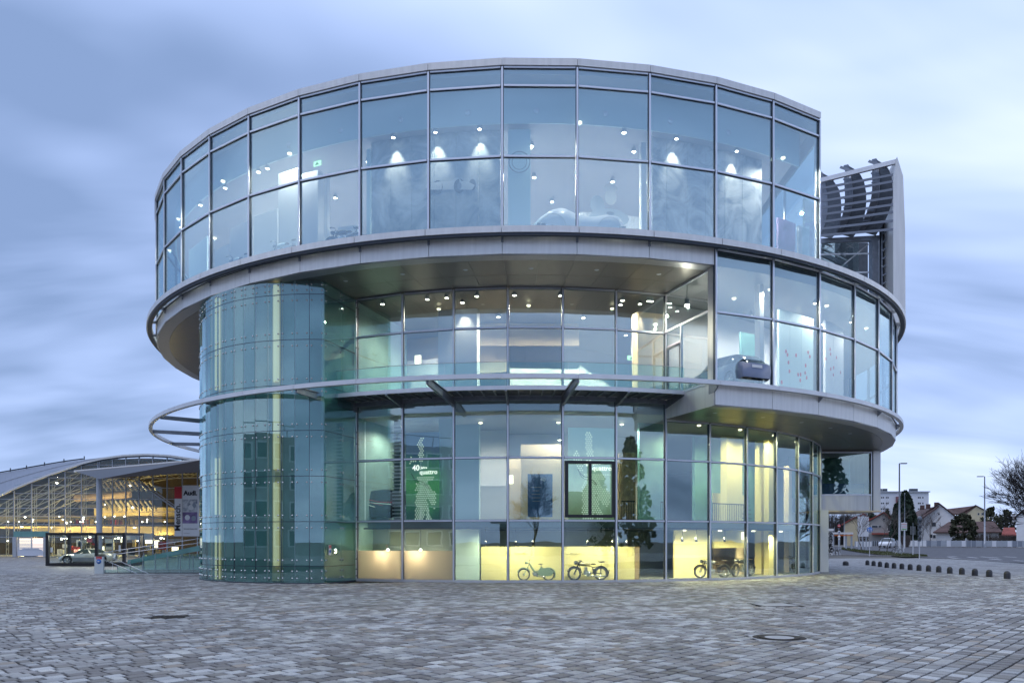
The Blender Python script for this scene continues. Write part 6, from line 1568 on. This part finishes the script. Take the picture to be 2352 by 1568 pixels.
# ------------------------------------------------------------------ trees
def bare_tree(label, loc, H, seed, spread=.55, lean=(0, 0), levels=6, r0=.2, mat=M['bark'], group='bare trees', trunk=.22, name='bare_tree', kids=(3, 4), minr=.012):
    rnd = random.Random(seed); t = thing(name, label, 'tree', loc, 0, group); tr = MB(); br = MB()
    def grow(p, d, L, r, lv):
        segs = 3; q = [p]; dd = d.copy()
        for i in range(segs):
            dd = (dd+Vector((rnd.gauss(0, .13), rnd.gauss(0, .13), rnd.gauss(0.03, .1)))).normalized(); q.append(q[-1]+dd*L/segs)
        r1 = r*.66
        (tr if lv == 0 else br).tube(q, [r-(r-r1)*i/segs for i in range(segs+1)], 6 if lv < 2 else (4 if lv < 3 else 3), cap=False)
        if lv >= levels: return
        for k in range(rnd.randint(*kids)):
            s = rnd.uniform(.35, 1.0) if lv else rnd.uniform(.6, 1.0); idx = s*segs; i0 = min(segs-1, int(idx)); pp = q[i0].lerp(q[i0+1], idx-i0)
            ax = Vector((rnd.gauss(0, 1), rnd.gauss(0, 1), rnd.gauss(0, .35))).normalized(); nd = (dd+ax*spread*rnd.uniform(.8, 1.7)).normalized(); nd.z = max(nd.z, -.12)
            grow(pp, nd.normalized(), L*rnd.uniform(.62, .82), max(minr, r1*rnd.uniform(.5, .72)), lv+1)
        grow(q[-1], (dd+Vector((rnd.gauss(0, .2), rnd.gauss(0, .2), .1))).normalized(), L*.75, max(minr, r1*.85), lv+1)
    grow(Vector((0, 0, -.1)), Vector((lean[0], lean[1], 1)).normalized(), H*trunk, r0, 0)
    tr.build('trunk', mat, t); br.build('crown', mat, t); return t
q = W(2462, 1245, 62); bare_tree('big bare tree reaching in from the right edge over the noise barrier', (q.x, 62, 0), 11.0, 12, .62, (-.10, 0), 6, .28, M['bark'], 'bare trees along the street', .28, kids=(3, 3), minr=.012)
for i, (x, y, h, lb) in enumerate(((1205, 1040, 5.4, 'young bare tree against the white gabled house'), (1300, 1045, 5.0, 'second young bare tree near the corner of the low white house'), (1440, 1040, 3.6, 'small bare tree in front of the low white house'), (735, 1100, 5.5, 'staked young tree in front of the grey house'), (826, 1105, 5.0, 'staked young tree left of the street lamp'), (560, 1095, 5.2, 'staked young tree under the billboard'))):
    q = G(*Z6(x, y)); bare_tree(lb, q, h*1.25, 20+i, .38, (0, 0), 4, .06, M['bark2'], 'young bare trees by the road', .36, kids=(2, 3), minr=.014)
def leafy(name, label, loc, H, Wd, mat, n, seed, shape='round', leaf=.4, group='trees and bushes behind the road', trunkmat=M['bark2'], dens=1.0):
    rnd = random.Random(seed); t = thing(name, label, 'tree' if H > 3 else 'bush', loc, 0, group)
    MB().tube([(0, 0, -.2), (0, 0, H*.5), (0, 0, H*.92)], [H*.022+.05, H*.018, .03], 7).build('trunk', trunkmat, t)
    v = np.zeros((n, 4, 3)); cl = [(rnd.uniform(0, 2*PI), rnd.uniform(.1, .98), rnd.uniform(.5, 1)) for _ in range(60)]
    for i in range(n):
        if shape == 'cone':
            a, hh, rr = cl[rnd.randrange(60)]; hh = min(.99, max(.06, hh+rnd.gauss(0, .05))); R = Wd/2*(1-hh)**.55*min(1, .55+hh*3)*(.7+.35*rr); rad_ = R*math.sqrt(rnd.uniform(.15, 1)); a += rnd.gauss(0, .5)
            p = Vector((rad_*math.cos(a), rad_*math.sin(a), H*hh-.12*rad_))
        else:
            a, hh, rr = cl[rnd.randrange(60)]; ph = (hh-.35)*PI*.95; R = Wd/2*math.cos(ph)*(.72+.32*rr); a += rnd.gauss(0, .35)
            k = rnd.uniform(.5, 1)**.5; p = Vector((R*k*math.cos(a), R*k*math.sin(a), H*(.5+.46*math.sin(ph)*k)+rnd.gauss(0, .15)))
        nrm = Vector((rnd.gauss(0, 1), rnd.gauss(0, 1), rnd.gauss(0, 1)+.3)).normalized(); u = nrm.orthogonal().normalized(); w = nrm.cross(u); s = leaf*rnd.uniform(.5, 1.2)
        for j, (c, d) in enumerate(((-1, -.35), (1, -.35), (.8, .5), (-.6, .45))): v[i, j] = p+u*c*s*.5+w*d*s
    f = np.arange(n*4).reshape(n, 4); o = mesh_obj('crown', v.reshape(-1, 3).tolist(), f.tolist(), mat, t); return t
q = W(*Z6(1022, 1000), 142); leafy('conifer', 'tall dark conifer between the grey house and the white house', (q.x, 142, terr(q.x, 142)), zat(455, 142)-1, xw(330, 142), M['leaf'], 6500, 3, 'cone', .7)
q = W(*Z6(925, 1000), 139); leafy('conifer', 'narrower dark conifer on the left of the tall one', (q.x, 139, 1), zat(590, 139)-1, xw(150, 139), M['leaf'], 2200, 4, 'cone', .5)
q = W(*Z6(1650, 990), 130); leafy('bushy_tree', 'dark evergreen bushy tree in front of the brown hipped roof', (q.x, 130, terr(q.x, 130)), zat(690, 130)-1, xw(270, 130), M['leaf2'], 2600, 5, 'round', .42)
for i, (x, y, w_, Y, lb, s_) in enumerate(((1960, 610, 240, 175, 'olive-brown bushy tree behind the chimney of the hipped house', 6), (2120, 640, 260, 170, 'brown-green tree mass left of the house at the right edge', 7), (1430, 605, 60, 230, 'small bare treetop behind the white house', 8), (830, 640, 120, 170, 'dark bush top behind the grey house', 9), (650, 668, 190, 190, 'dark treetops above the cream house', 10))):
    q = W(*Z6(x, 1000), Y); leafy('bushy_tree', lb, (q.x, Y, 0), zat(y, Y), xw(w_, Y), M['leaf2'] if i != 4 else M['leaf'], 1500, s_, 'round', .5)
# winter wood on the left of the street, read as one mass
rnd = random.Random(5); mb = MB()
for i in range(95):
    x = rnd.uniform(120, 640); Y = rnd.uniform(185, 230); q = W(*Z6(x, 1000), Y); h = zat(rnd.uniform(688, 745), Y)
    mb.tube([(q.x, Y, 0), (q.x+rnd.gauss(0, .3), Y, h)], [.16, .04], 4, cap=False)
    for k in range(26):
        z = h*rnd.uniform(.25, .95); d = Vector((rnd.gauss(0, 1), rnd.gauss(0, 1), rnd.uniform(.3, 1.4))).normalized(); L_ = rnd.uniform(1, 3.2)*(1.1-z/h*.5); mb.tube([(q.x, Y, z), (q.x+d.x*L_, Y+d.y*L_, z+d.z*L_)], [.05, .02], 3, cap=False)
tag(mb.build('winter_wood', M['bark']), 'brown leafless wood behind the houses left of the billboard', 'wood', kind='stuff')
for i, (x0, x1, y0, Y) in enumerate(((1720, 2225, 915, 131), (1000, 1060, 930, 126), (120, 640, 860, 170))):
    mb = MB(); rnd = random.Random(30+i)
    for k in range(900 if i == 0 else 500):
        q = W(*Z6(rnd.uniform(x0, x1), 1000), Y+rnd.uniform(-1, 1)); z0 = terr(q.x, Y); h = (zat(y0, Y)-z0)*rnd.uniform(.6, 1.05)
        mb.tube([(q.x, q.y, z0), (q.x+rnd.gauss(0, .35), q.y, z0+h)], [.03, .012], 3, cap=False)
    tag(mb.build('hedge', M['bark2'] if i != 2 else M['bark']), ['brown bare hedge above the noise barrier on the right', 'small bare hedge beside the bus stop', 'dark undergrowth below the winter wood'][i], 'hedge', kind='stuff')

# ------------------------------------------------------------------ what stands behind the camera and shows in the glass
ob = thing('office_block', 'grey office block across the plaza, seen mirrored in the glass tower', 'building', (-52, 0, 0), R_(128))
box('wall', (0, 6, 7), (52, 12, 14), M['plaster_g'], ob)
for i in range(17):
    for j in range(4): win(ob, -24+i*3, 2.2+j*3.3, 2.2, 2.0, -.03)
box('roof_rail', (0, .2, 15.3), (52, .1, .12), M['galv'], ob)
for i in range(13): box('roof_post', (-25+i*4.1, .2, 14.6), (.1, .1, 1.3), M['galv'], ob)
pv = thing('low_pavilion', 'low pavilion with a metal roof across the plaza, mirrored in the lower glass', 'building', (-8, -30, 0), R_(4))
box('wall', (0, 0, 2), (16, 8, 4), M['slab'], pv); box('roof', (0, 0, 4.3), (18, 10, .5), M['roofmetal'], pv)
bare_tree('bare plane tree behind the viewpoint, mirrored in the lower glass', (-3.6, -20, 0), 13, 41, .6, (0, 0), 5, .26, M['bark'], 'bare trees mirrored in the glass', .3, minr=.02)
bare_tree('second bare tree behind the viewpoint, mirrored near the blue panel', (4.5, -26, 0), 12, 42, .6, (.05, 0), 5, .22, M['bark'], 'bare trees mirrored in the glass', .3, minr=.02)
for i, (x, y, h, w_) in enumerate(((33, -34, 12, 8), (42, -22, 10, 7), (46, -12, 15, 8), (24, -42, 10, 6))):
    leafy('conifer', ['tall spruce mirrored in the middle of the right-hand glass', 'spruce mirrored beside the tall one', 'broad spruce mirrored near the right end of the glass', 'small spruce mirrored left of the others'][i], (x, y, 0), h, w_, M['leaf'], 900, 60+i, 'cone', .8, 'spruces mirrored in the glass')
gh = thing('house', 'long low house mirrored in the right-hand ground floor glass', 'house', (36, -40, 0), R_(-30), 'houses mirrored in the glass'); box('wall', (0, 0, 2.6), (26, 9, 5.2), M['plaster'], gh); MB().prism([(-13.5, 5.2), (13.5, 5.2), (12, 8.6), (-12, 8.6)], -4.8, 4.8).build('roof', M['roof'], gh)

# ------------------------------------------------------------------ tell look-alikes apart by their place
ORDI = ['first', 'second', 'third', 'fourth', 'fifth', 'sixth', 'seventh', 'eighth', 'ninth', 'tenth', 'eleventh', 'twelfth', 'thirteenth', 'fourteenth', 'fifteenth', 'sixteenth', 'seventeenth', 'eighteenth']
by = {}
for o in COL.objects:
    if o.get('label') and o.get('category'): by.setdefault(o['label'], []).append(o)
for lb, os_ in by.items():
    if len(os_) < 2: continue
    os_.sort(key=lambda o: o.location.x/max(1, o.location.y))
    for i, o in enumerate(os_):
        o['label'] = lb+(', leftmost of them' if i == 0 else (', rightmost of them' if i == len(os_)-1 else ', %s from the left' % ORDI[i]))
